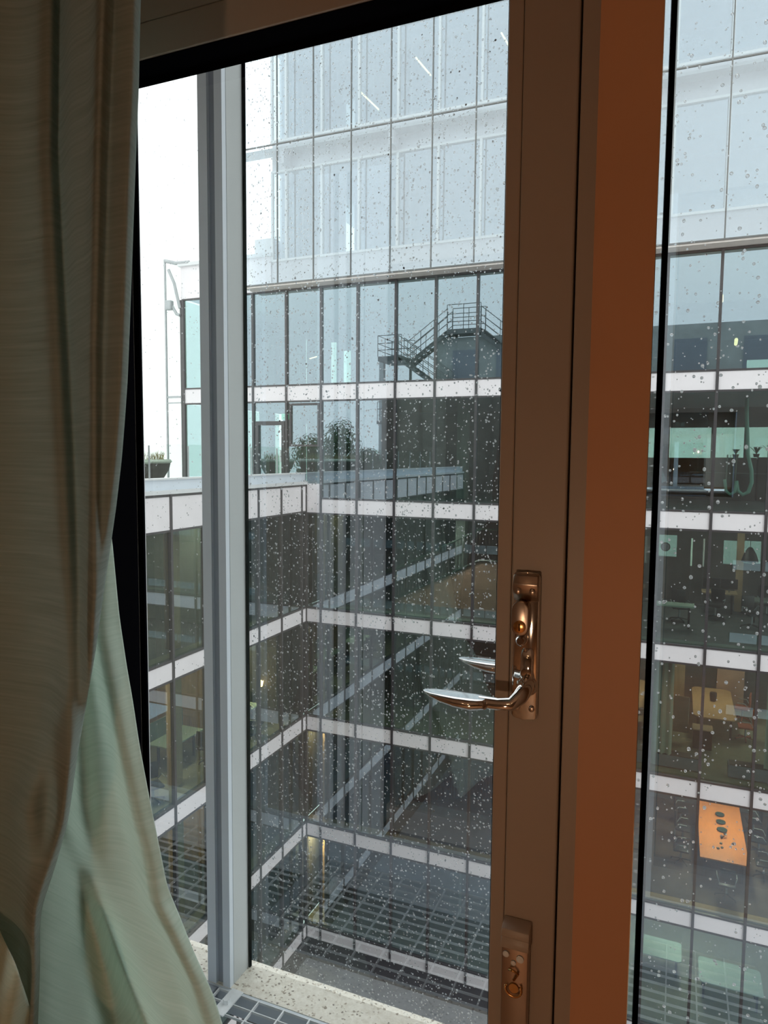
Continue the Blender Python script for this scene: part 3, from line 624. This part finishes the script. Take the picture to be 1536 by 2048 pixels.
# stairs with barred railings
def stair(xa, za, xb, zb, y, zfloor, lab, right=2.2):
    t = thing('reflection_stair', ((xa+xb)/2, y, zfloor), lab, 'staircase', 'stand-in stairs for mirrored railings')
    MB().prism([(xa, za), (xb, zb), (xb+right, zb), (xb+right, zfloor), (xa, zfloor)], 'y', y, y+.15).build('stair_side', 'stair_brown' if zfloor > -6 else 'wall_dark', t)
    mb = MB(); n = int((xb-xa)/.11)
    for k in range(n+1):
        x = xa+(xb-xa)*k/n; z = za+(zb-za)*k/n; mb.box(x-.012, x+.012, y-.03, y-.006, z, z+1.05)
    for k in range(int(right/.11)):
        x = xb+.11*(k+1); mb.box(x-.012, x+.012, y-.03, y-.006, zb, zb+1.05)
    mb.build('balusters', 'pot', t, kind='stuff')
    MB().tube([(xa, y-.02, za+1.08), (xb, y-.02, zb+1.08), (xb+right, y-.02, zb+1.08)], .035, 6).build('handrail', 'green_dark', t)
    MB().tube([(xa, y-.02, za), (xb, y-.02, zb), (xb+right, y-.02, zb)], .05, 6).build('string_board', 'green_dark', t)
stair(-9.5, F2+.05, -6.2, F2+1.75, D+2, F2, 'indoor stair with a barred railing and red brown side, storey under the second white band')
stair(-9.6, F3+.05, -6.6, F3+1.2, D+2.2, F3, 'indoor stair with a barred railing, one storey below the red brown stair')
stair(-9.2, F4+.05, -6.4, F4+1.0, D+2.2, F4, 'indoor stair with a barred railing, two storeys below the red brown stair')
# ceiling lights added under the slabs to brighten the office floors
def office_fill(x, y, z, w, l, e, lab, col=(1, .86, .66)):
    t = thing('added_ceiling_light', (x, y, z-.06), lab, 'lamp', 'added office ceiling lights')
    bx('housing', 'white_frame', t, x-w/2, x+w/2, y-l/2, y+l/2, z-.05, z-.01)
    ld = bpy.data.lights.new('light_panel', 'AREA'); ld.shape = 'RECTANGLE'; ld.size = w*.9; ld.size_y = l*.9; ld.energy = e; ld.color = col
    lo = bpy.data.objects.new('light_panel', ld); COL.objects.link(lo); place(lo, (x, y, z-.06), t)
office_fill(1.8, 25.2, BB[3], .5, 3.0, 260, 'added ceiling light above the orange table')
office_fill(1.4, 26.3, BB[2], .5, 2.4, 75, 'added ceiling light above the rounded oak table')
office_fill(.8, 25.6, BB[1], .5, 2.4, 60, 'added ceiling light in the clock office', (1, .92, .8))
office_fill(-7.2, 22.5, BB[1], 2.0, .5, 100, 'added ceiling light above the red brown stand-in stair', (1, .84, .78))
office_fill(.8, 25.0, BB[4], .5, 2.4, 120, 'added ceiling light above the pale green tables', (1, .95, .85))
office_fill(-11.58, D+.6, BB[4], .3, .3, 150, 'added ceiling light at the oak wall in the building corner', (1, .7, .4))
office_fill(-11.58, D+.6, BB[3], .3, .3, 50, 'added ceiling light in the corner one storey above the oak wall', (1, .7, .4))
office_fill(-13.8, 14.4, BB[2], .4, 3, 170, 'added ceiling light above the wing desk beside the curtain', (1, .78, .52))
office_fill(-13.8, 19.0, BB[2], .4, 3, 170, 'added ceiling light above the corner desk in the wing', (1, .78, .52))
office_fill(-13.8, 16.0, BB[1], .4, 3, 90, 'added ceiling light in the storey under the roof terrace', (1, .85, .65))
office_fill(-13.8, 15.0, BB[3], .4, 3, 150, 'added ceiling light in the wing, one storey under the desks', (1, .75, .5))
# left wing furniture
def wdesk(x, y, z, lab, scr=True):
    t = table('office_desk', 'mint_top', x-.4, x+.4, y-.8, y+.8, z+.75, lab, cat='desk')
    if scr: bx('desk_screen', 'screen', t, x-.43, x-.39, y-.8, y+.8, z+.75, z+1.3)
wdesk(-13.4, 13.9, F3, 'office desk with a green screen on the wing floor beside the curtain')
wdesk(-13.6, 16.6, F3, 'office desk with a green screen behind the outer mullion in the wing')
wdesk(-13.2, 19.2, F3, 'office desk in the wing close to the building corner', False)
for i, (x, y, z, l) in enumerate([(-12.5, 14.3, F3, 'black swivel chair at the wing desk beside the curtain'), (-12.4, 19.0, F3, 'black swivel chair at the corner desk in the wing'), (-13.3, 20.55, F3, 'second black swivel chair at the corner of the wing'), (-12.7, 16.9, F3, 'black swivel chair in the wing behind the outer mullion')]):
    chair('swivel_chair', l, x, y, z, rad(60+40*i))
t = thing('standing_lamp', (-12.9, 20.15, F3), 'small glowing orange lamp in the wing near the building corner', 'lamp')
MB().lathe([(.06, 0), (.10, .18)], (-12.9, 20.15, F3+1.3), 12).build('lamp_shade', 'warm', t); MB().tube([(-12.9, 20.15, F3+.0), (-12.9, 20.15, F3+1.3)], .012, 6).build('pole', 'steel', t)

# ================================================================ OUTER SKIN OF OUR BUILDING
YM, YG = 1.766, 1.88; ZL = -1.69; ZG = -1.69
def outer(nm, x0, x1, lab):
    w = thing(nm, ((x0+x1)/2, YG, ZL), None, None, None, 'structure')
    pane('glass_pane', 'wet', w, (x0+x1)/2, YG, (ZL+2.4)/2, x1-x0, 2.4-ZL)
    bx('gasket', 'black', w, x0-.001, x0+.007, YG-.012, YG-.002, ZL, 2.4); bx('gasket', 'black', w, x1-.007, x1+.001, YG-.012, YG-.002, ZL, 2.4)
    return w
w1 = outer('window_1', -3.2, -1.335, ''); w2 = outer('window_2', -1.25, 1.32, '')
def drops(parent, x0, x1, z0, z1, n, rmin, rmax, pw=2.5):
    mb = MB(); b = mb.bm
    for i in range(n):
        x, z = random.uniform(x0, x1), random.uniform(z0, z1)
        if random.random() < .22 and i > 0:   # small clusters
            x, z = px_+random.gauss(0, .02), pz_+random.gauss(0, .025)
            x = min(max(x, x0), x1)
        px_, pz_ = x, z
        r = rmin+(rmax-rmin)*random.random()**pw; h = r*.7; el = random.uniform(.9, 1.3); y = YG+.0012
        base = [b.verts.new((x+r*math.cos(a), y, z+r*el*math.sin(a))) for a in [k*math.pi/4 for k in range(8)]]
        mid = [b.verts.new((x+.72*r*math.cos(a), y+h*.72, z+.72*r*el*math.sin(a))) for a in [k*math.pi/4 for k in range(8)]]
        topv = b.verts.new((x, y+h, z))
        for k in range(8):
            b.faces.new((base[k], base[(k+1) % 8], mid[(k+1) % 8], mid[k])); b.faces.new((mid[k], mid[(k+1) % 8], topv))
        b.faces.new(base[::-1])
    return mb.build('raindrops', 'water', parent, smooth=True, kind='stuff')
drops(w1, -2.1, -1.345, ZL, 1.35, 2300, .0011, .0025)
drops(w2, -1.24, -.45, ZL, 1.35, 11500, .0012, .0030, 2)
drops(w2, -.45, .6, ZL, 1.35, 4000, .0013, .0046, 2.8)
# mullion between the outer panes
tm = thing('trim_1', (-1.29, YM, ZL), None, None, None, 'structure')
bx('front_face', 'alu', tm, -1.335, -1.303, YM, YG, ZL, 2.4); bx('groove', 'alu_dark', tm, -1.303, -1.277, YM+.012, YG, ZL, 2.4)
bx('front_face', 'alu', tm, -1.277, -1.2505, YM, YM+.02, ZL, 2.4); bx('side_face', 'alu_light', tm, -1.277, -1.2495, YM+.02, YG-.012, ZL, 2.4)
bx('ledge_1', 'terrazzo', None, -3.2, 1.4, YM, YG+.02, ZL-.06, ZL, kind='structure')
bx('trim_2', 'alu', None, -3.2, 1.4, YM-.007, YM, ZL-.08, ZL-.002, kind='structure')
bx('pit_floor', 'pit', None, -3.2, 1.4, 1.19, YM-.04, -2.05, -2.0, kind='structure')
# steel grating in the cavity floor
gr = thing('steel_grating', (-.55, 1.5, ZG-.03), 'galvanised steel grating in the gap between door and outer glass', 'grating')
for k in range(14):
    y = 1.755-.0407*k; piece('cross_bar', 'galv', gr, (.3-1.285)/2, y, ZG-.004, 1.585, .0026, .008)
for k in range(18):
    x = -1.227+.0895*k if k else -1.283
    if k: x = -1.227+.0895*(k-1)
    piece('bearing_bar', 'galv', gr, x, 1.49, ZG-.004, .0040, .535, .009)
g2 = thing('steel_grating', (-2.2, 1.5, ZG-.03), 'second steel grating panel, behind the curtain and beyond the dark channel', 'grating')
for k in range(14):
    y = 1.755-.0407*k; piece('cross_bar', 'galv', g2, -2.2, y, ZG-.004, 1.7, .0026, .008)
for k in range(19): piece('bearing_bar', 'galv', g2, -3.04+.0895*k, 1.49, ZG-.004, .0040, .535, .009)
bx('trim_4', 'alu_dark', None, -1.34, -1.292, 1.215, 1.755, ZG-.05, ZG+.001, kind='structure')
for i, (x, y, l) in enumerate([(-1.222, 1.712, 'small galvanised clamp plate with a hexagon bolt on the grating, beside the pale ledge'), (-1.19, 1.385, 'small galvanised clamp plate on the grating, close to the door sill')]):
    cl = thing('grating_clip', (x, y, ZG), l, 'clamp', 'grating clamps')
    MB().box(x-.021, x+.021, y-.052, y+.052, ZG+.001, ZG+.005, rz=rad(-2)).build('plate', 'galv', cl)
    MB().tube([(x, y-.006, ZG+.005), (x, y-.006, ZG+.019)], .0105, 6).build('hex_bolt', 'galv', cl)
# side closures of the cavity, so light enters through the glass only
bx('wall_cavity_left', 'alu_dark', None, -3.2, -3.15, 1.2, YG, -2.05, 2.4, kind='structure')
bx('wall_cavity_right', 'alu_dark', None, 2.65, 2.7, 1.2, YG, -2.05, 2.4, kind='structure')

# ================================================================ ROOM
Y1, YP = 1.1, 1.163; CZ = 1.18; FZ = -1.55
bx('floor', 'woodfloor', None, -2.4, 2.6, -4.2, 1.19, FZ-.1, FZ, kind='structure')
bx('ceiling', 'roomceil', None, -2.4, 2.6, -4.2, 1.19, CZ, CZ+.1, kind='structure')
bx('wall_upper', 'conc_brown', None, -3.15, 2.65, 1.14, 1.185, CZ+.1, 2.4, kind='structure')
bx('roof_1', 'conc_brown', None, -3.2, 2.7, -4.3, 1.14, CZ+.1, CZ+.2, kind='structure')
bx('wall_left', 'room', None, -2.5, -2.4, -4.2, 1.19, FZ, CZ, kind='structure')
bx('wall_right', 'room', None, 2.6, 2.7, -4.2, 1.19, FZ, CZ, kind='structure')
bx('wall_back', 'room', None, -2.5, 2.7, -4.3, -4.2, FZ, CZ, kind='structure')
bx('wall_front', 'frame', None, -2.4, -1.21, Y1+.005, 1.19, FZ, CZ, kind='structure')
bx('wall_front_header', 'frame', None, -1.21, 2.6, Y1+.012, 1.19, .86, CZ, kind='structure')
bx('wall_front_end', 'frame', None, 1.30, 2.6, Y1+.005, 1.19, FZ, .86, kind='structure')
# door frame
dfm = thing('door_frame_1', (-.6, Y1, FZ), None, None, None, 'structure')
bx('frame_head', 'frame', dfm, -1.21, -.13, Y1+.004, YP+.02, .845, .86)
bx('frame_post', 'frame', dfm, -1.21, -1.16, Y1+.004, YP+.02, FZ, .86)
MB().box(-.152, -.128, Y1-.004, YP+.02, FZ, .86).bevel(.002).build('frame_post', 'frame', dfm)
# exterior cladding of frame and leaf (pale aluminium)
for x0, x1 in ((-1.15, -1.06), (-1.21, -1.157), (-1.265, -1.235), (-1.36, -1.29)): bx('cladding', 'cladding', dfm, x0, x1, 1.19, 1.205, FZ, 1.1)
bx('cladding_groove', 'black', dfm, -1.36, -1.05, 1.186, 1.192, FZ, 1.1)
bx('cladding_sill', 'alu', dfm, -3.1, 1.3, 1.19, 1.215, -1.8, FZ)
bx('cladding', 'cladding', dfm, -.25, -.035, 1.19, 1.20, FZ, .86)
# leaf
door = thing('door_1', (-.66, Y1, FZ), None, None, None, 'structure')
MB().box(-.238, -.1555, Y1, YP+.015, FZ+.02, .845).bevel(.003).build('stile', 'frame', door)
MB().box(-.2615, -.2385, Y1+.0015, YP+.015, FZ+.02, .845).bevel(.002).build('glazing_bead', 'frame', door)
bx('gap_shadow', 'black', door, -.1565, -.151, Y1+.02, YP, FZ+.02, .845)
bx('stile', 'frame', door, -1.16, -1.058, Y1, YP+.015, FZ+.02, .845)
bx('top_rail', 'frame', door, -1.058, -.2385, Y1, YP+.015, .80, .845); MB().box(-1.058, -.2385, Y1, YP+.015, .7355, .799).bevel(.002).build('glazing_bead', 'frame', door)
bx('bottom_rail', 'frame', door, -1.058, -.2385, Y1, YP+.015, FZ+.02, FZ+.12)
bx('gasket', 'black', door, -1.058, -.262, Y1+.004, YP+.012, .7335, .7352)
bx('gasket', 'black', door, -1.058, -1.0555, Y1+.001, YP+.012, FZ+.1, .7335); bx('gasket', 'black', door, -.2635, -.2618, Y1+.008, YP+.012, FZ+.1, .7335)
bx('gasket', 'black', door, -1.056, -.262, YP-.003, YP-.001, .722, .7335)
pane('glass_pane', 'clear', door, -.66, YP, (.7335+FZ+.12)/2, .80, .7335-FZ-.12)
# handle set
hp = MB(); hx, hw = -.211, .0205
hp.prism([(hx-hw, -.410), (hx-hw+.004, -.414), (hx, -.4165), (hx+hw-.004, -.414), (hx+hw, -.410), (hx+hw, -.186), (hx+hw-.004, -.181), (hx, -.179), (hx-hw+.004, -.181), (hx-hw, -.186)], 'y', Y1-.011, Y1-.0005)
hp.bevel(.0025, 2); plate = hp.build('handle_plate', 'chrome', door, smooth=True)
mb = MB(); prof = [(Y1-.011, -.180), (Y1-.020, -.183), (Y1-.026, -.196), (Y1-.022, -.212), (Y1-.011, -.226)]
mb.prism(prof, 'x', hx-hw+.001, hx+hw-.001); mb.bevel(.002, 2).build('rounded_cap', 'satin', plate, smooth=True)
for sx_, sz in ((-.011, -.2075), (.011, -.2075), (-.011, -.397), (.012, -.396)):
    MB().lathe([(.0046, 0), (.0046, .002), (.003, .0028)], (hx+sx_, Y1-(.0245 if sz > -.3 else .011), sz), 12, 'y').build('screw', 'satin', plate, smooth=True)
mb = MB(); poly = []
for cz_, a0 in ((-.236, 0), (-.263, 180)):
    for k in range(9): an = rad(a0+22.5*k); poly.append((hx-.006+.0135*math.cos(an), cz_+.0135*math.sin(an)))
mb.prism(poly, 'y', Y1-.030, Y1-.010); cyl = mb.bevel(.002, 2).build('lock_cylinder', 'satin', plate, smooth=True, label='copper tinted oval lock cylinder')
MB().lathe([(.0095, 0), (.0095, .002), (.0085, .0025)], (hx-.006, Y1-.030, -.262), 20, 'y').build('keyway_plug', 'brass', cyl, smooth=True)
bx('keyhole', 'black', cyl, hx-.0068, hx-.0052, Y1-.0335, Y1-.0325, -.268, -.257)
MB().lathe([(.0095, 0), (.0085, .012), (.005, .016)], (hx-.006, Y1-.011, -.286), 16, 'y').build('thumb_button', 'chrome', plate, smooth=True)
MB().prism([(Y1-.011, -.298), (Y1-.020, -.312), (Y1-.022, -.345), (Y1-.011, -.37)], 'x', hx-.006, hx+.014).bevel(.003, 2).build('ramp', 'chrome', plate, smooth=True)
def lever(sgn, name, par, y0):
    # spindle comes out of the plate, then the leaf shaped grip runs left
    zz = -.367
    mb = MB()
    p = [(hx+.004, y0, zz+.012), (hx+.005, y0-sgn*.016, zz+.012), (hx+.005, y0-sgn*.030, zz+.009), (hx+.001, y0-sgn*.042, zz+.001), (hx-.010, y0-sgn*.050, zz-.008), (hx-.03, y0-sgn*.050, zz-.0105), (hx-.060, y0-sgn*.050, zz-.0105)]
    mb.tube(p, [.0125, .0125, .0125, (.012, .0115), (.011, .0090), (.010, .0080), (.010, .0075)], 20)
    L = [(.046, .0110, .0075), (.050, .0180, .0100), (.070, .0230, .0120), (.095, .0235, .0110), (.118, .0200, .0088), (.135, .0150, .0062), (.146, .0085, .0036), (.150, .003, .0015)]
    pts, rs = [], []
    for d_, a, b_ in L: pts.append((hx-d_, y0-sgn*.050, zz-.0015-b_+.0005)); rs.append((a, b_))
    n0 = len(mb.bm.verts); mb.tube(pts, rs, 28)
    mb.bm.verts.ensure_lookup_table()
    for v in mb.bm.verts[n0:]:
        if v.co.z > zz-.0042: v.co.z = zz-.0042 + (v.co.z-zz+.0042)*.08
    return mb.build(name, 'chrome', par, smooth=True)
lever(1, 'lever_handle', door, Y1-.011)
MB().lathe([(.0165, 0), (.0165, .004), (.0135, .010)], (hx+.004, Y1-.011, -.359), 24, 'y').build('rosette', 'chrome', plate, smooth=True)
lever(-1, 'lever_handle', door, YP+.022)
bx('outer_plate', 'chrome', door, hx-.02, hx+.02, YP+.015, YP+.024, -.41, -.19)
# lower lock case with hook
lc = MB().box(-.2352, -.1925, Y1-.022, Y1-.0005, -1.02, -.783).bevel(.002).build('lock_case', 'satin', door, smooth=True)
MB().prism([(Y1-.001, -.752), (Y1-.024, -.760), (Y1-.027, -.772), (Y1-.024, -.774), (Y1-.028, -.780), (Y1-.028, -.790), (Y1-.001, -.790)], 'x', -.236, -.191).bevel(.0015).build('case_cap', 'frame', lc, smooth=True)
for sx_, sz, r in ((-.228, -.803, .0052), (-.205, -.806, .0062), (-.2155, -.815, .0042), (-.213, -.938, .0055)):
    MB().lathe([(r, 0), (r, .002), (r*.6, .003)], (sx_, Y1-.022, sz), 14, 'y').build('screw', 'galv', lc, smooth=True)
ring = [(-.214+.013*math.cos(rad(a)), Y1-.027, -.857+.012*math.sin(rad(a))) for a in range(-200, 50, 18)]
MB().tube(ring, .0022, 8).build('hook', 'brass', lc, smooth='all')
MB().tube([(-.222, Y1-.027, -.825), (-.214, Y1-.030, -.823), (-.207, Y1-.027, -.829), (-.214, Y1-.026, -.842)], .0022, 8).build('hook', 'brass', lc, smooth='all')
MB().lathe([(.0085, 0), (.008, .003)], (-.214, Y1-.022, -.857), 16, 'y').build('turn_knob', 'brass', lc, smooth=True)
# brown pillar and right window
p_ = thing('trim_3', (-.06, .8, FZ), None, None, None, 'structure')
MB().box(-.0910, -.0303, .785, 1.095, FZ, CZ).build('post_face', 'orange', p_)
bx('polished_return', 'return', p_, -.0303, -.0297, .786, 1.092, FZ, .86)
w3 = thing('window_3', (.6, Y1, FZ), None, None, None, 'structure')
bx('gasket', 'black', w3, -.0297, -.0256, 1.088, 1.10, FZ+.1, .86)
bx('frame_post', 'frame', w3, -.13, -.0297, 1.096, YP, FZ, .86)
bx('frame_bottom', 'frame', w3, -.03, 1.3, Y1, YP, FZ, FZ+.1); bx('frame_head', 'frame', w3, -.03, 1.3, Y1, YP, .80, .86); bx('frame_post', 'frame', w3, 1.25, 1.3, Y1, YP, FZ+.1, .8)
pane('glass_pane', 'clear', w3, .61, 1.12, (FZ+.9)/2, 1.28, .8-FZ-.1)

# ================================================================ ROOM LAMPS (behind the viewer, mirrored in the chrome)
for i, (x, y) in enumerate([(-1.05, -3.0), (-.80, -3.0), (-.55, -3.0), (-.75, -1.5), (-.42, -1.5)]):
    t = thing('downlight', (x, y, CZ-.03), ['round warm ceiling downlight behind the viewer, back row left', 'round warm ceiling downlight behind the viewer, back row middle', 'round warm ceiling downlight behind the viewer, back row right', 'round warm ceiling downlight behind the viewer, front row left', 'round warm ceiling downlight behind the viewer, front row right'][i], 'lamp', 'warm ceiling downlights')
    MB().lathe([(.05, 0), (.05, .028), (.04, .03)], (x, y, CZ-.03), 20).build('ring', 'satin', t)
    MB().lathe([(.036, -.004), (.036, 0)], (x, y, CZ-.031), 20).build('lens', 'warm', t)
    ld = bpy.data.lights.new('downlight_bulb', 'SPOT'); ld.energy = 2.2; ld.color = (1, .66, .42); ld.shadow_soft_size = .035; ld.spot_size = rad(150); ld.spot_blend = .8
    lo = bpy.data.objects.new('downlight_bulb', ld); COL.objects.link(lo); place(lo, (x, y, CZ-.05), t)

def fill_lamp(nm, x, y, zs, rs, hs, energy, lab, r0=.15):
    t = thing(nm, (x, y, FZ), lab, 'lamp')
    MB().lathe([(r0, 0), (r0, .02), (.02, .03)], (x, y, FZ), 24).build('base', 'satin', t); MB().tube([(x, y, FZ+.02), (x, y, zs-.06)], .012, 8).build('pole', 'satin', t)
    mb = MB()
    for k in range(24):
        a0, a1 = 2*math.pi*k/24, 2*math.pi*(k+1)/24
        mb.bm.faces.new([mb.bm.verts.new((x+r_*math.cos(a_), y+r_*math.sin(a_), z_)) for r_, a_, z_ in ((rs, a0, zs), (rs, a1, zs), (rs*.85, a1, zs+hs), (rs*.85, a0, zs+hs))])
    mb.build('lamp_shade', 'shade', t)
    ld = bpy.data.lights.new(nm+'_bulb', 'POINT'); ld.energy = energy; ld.color = (1, .62, .38); ld.shadow_soft_size = .05
    lo = bpy.data.objects.new(nm+'_bulb', ld); COL.objects.link(lo); place(lo, (x, y, zs+hs*.5), t)
fill_lamp('added_fill_lamp', .98, .22, .18, .17, .32, 6, 'added fill lamp with a warm drum shade at the right of the viewer')  # unseen lamp added to brighten the brown pillar
fill_lamp('added_fill_lamp', -.24, -1.05, -.75, .07, .18, 40, 'short added fill lamp with a narrow warm shade right behind the viewer', .09)  # unseen lamp added to brighten the door stile, kept clear of reflections
# ================================================================ CURTAIN
def at(px, py, Y):
    d = fw + rt*((px-768)/FPX) - up*((py-1024)/FPX); return d*(Y/d.y)
def interp(tab, y):
    for (y0, x0), (y1, x1) in zip(tab, tab[1:]):
        if y <= y1: t_ = (y-y0)/(y1-y0); return x0+(x1-x0)*t_
    return tab[-1][1]
def smoothrow(tab, y): return sum(interp(tab, y+d_) for d_ in (-14, -7, 0, 7, 14))/5
A = [(-700, 300), (0, 282), (164, 278), (380, 268), (560, 261), (760, 254), (840, 249), (920, 243), (1010, 233), (1075, 224), (1190, 207), (1300, 192), (1400, 175), (1490, 158), (1640, 136), (1730, 111), (1810, 84), (1850, 79), (1950, 78), (2048, 74), (2500, 60)]
B = [(-700, 262), (0, 240), (1000, 205), (1075, 223), (1230, 239), (1330, 254), (1400, 266), (1490, 279), (1600, 299), (1670, 313), (1770, 333), (1800, 345), (1840, 362), (1905, 388), (1950, 409), (1985, 426), (2048, 446), (2500, 560)]
cur = thing('curtain', (-1.0, .85, -1.5), 'long pale green linen curtain hanging at the left of the window, gathered in folds', 'curtain')
def sheet(name, edge, left, Yb, fold, cols, y0=-420, y1=2420, step=14):
    mb = MB(); b = mb.bm; rows = []
    for i in range(int((y1-y0)/step)+1):
        py = y0+i*step; xe = smoothrow(edge, py); xl = left(py); row = []
        for k in range(cols+1):
            u = k/cols; px = xl+(xe-xl)*u; p = at(px, py, Yb)
            dy, dx = fold(u, px, py)
            q = at(px+dx, py, Yb+dy); row.append(b.verts.new(q))
        rows.append(row)
    for r_, s_ in zip(rows, rows[1:]):
        for k in range(cols): b.faces.new((r_[k], r_[k+1], s_[k+1], s_[k]))
    o = mb.build(name, 'curtain_shaded' if name == 'front_drape' else 'curtain_lit', cur, smooth='all')
    md = o.modifiers.new('thickness', 'SOLIDIFY'); md.thickness = .0012; md.offset = 0
    return o
def g(x, c, w): return math.exp(-((x-c)/w)**2)
def lerp(a, b, t_): t_ = min(1, max(0, t_)); return a+(b-a)*t_
def foldA(u, px, py):
    t_ = py/2048
    d_ = 0
    d_ += .016*math.sin((px+.02*py)/(40+8*t_)) * (1-.6*t_)
    c1 = lerp(130, 150, py/700); d_ += .035*g(px, lerp(120, 165, (py-300)/900), 14+10*t_)
    d_ -= .030*g(px, lerp(205, 185, py/700), 14)
    # swelling fold that runs to the lower left
    d_ -= .03*g(px, lerp(150, 60, (py-1350)/260), 34)*g(py, 1640, 260)
    d_ += .022*g(px, 100, 32)*g(py, 1560, 220)
    d_ += .03*(1-g(u, 1, .12)) - .03           # edge turns toward the viewer
    e = max(0, (px-interp(A, py)+16)/16); d_ += .03*e*e
    return d_, 1.2*math.sin(py/160+px/60)
def foldB(u, px, py):
    r1 = interp([(-700, 180), (1250, 196), (1400, 225), (1470, 238), (1640, 269), (1700, 285), (1800, 303), (1870, 342), (1960, 385), (2400, 520)], py)
    d_ = -.045*math.exp(-((px-r1)/16)**2) if px < r1 else -.045*math.exp(-((px-r1)/40)**2)
    r2 = interp([(-700, 60), (1400, 150), (1750, 170), (2048, 225), (2400, 290)], py)
    d_ -= .04*g(px, r2, 28)
    r3 = interp([(-700, 60), (1600, 130), (1800, 190), (2048, 300), (2400, 400)], py)
    d_ += .035*g(px, r3, 24)
    d_ += .005*math.sin(px/30+py/300)
    return d_, 1*math.sin(py/120)
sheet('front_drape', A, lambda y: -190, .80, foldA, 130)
sheet('rear_drape', B, lambda y: -150, .97, foldB, 150)
C_ = [(1700, -60), (1865, 0), (1930, 32), (1990, 52), (2048, 70), (2500, 200)]
sheet('low_drape', C_, lambda y: -260, .765, lambda u, px, py: (.03*math.sin(px/24+py/120), 0), 50, 1690, 2420)
print('objects', len(bpy.data.objects), 'tris', sum(len(m_.polygons) for m_ in bpy.data.meshes))
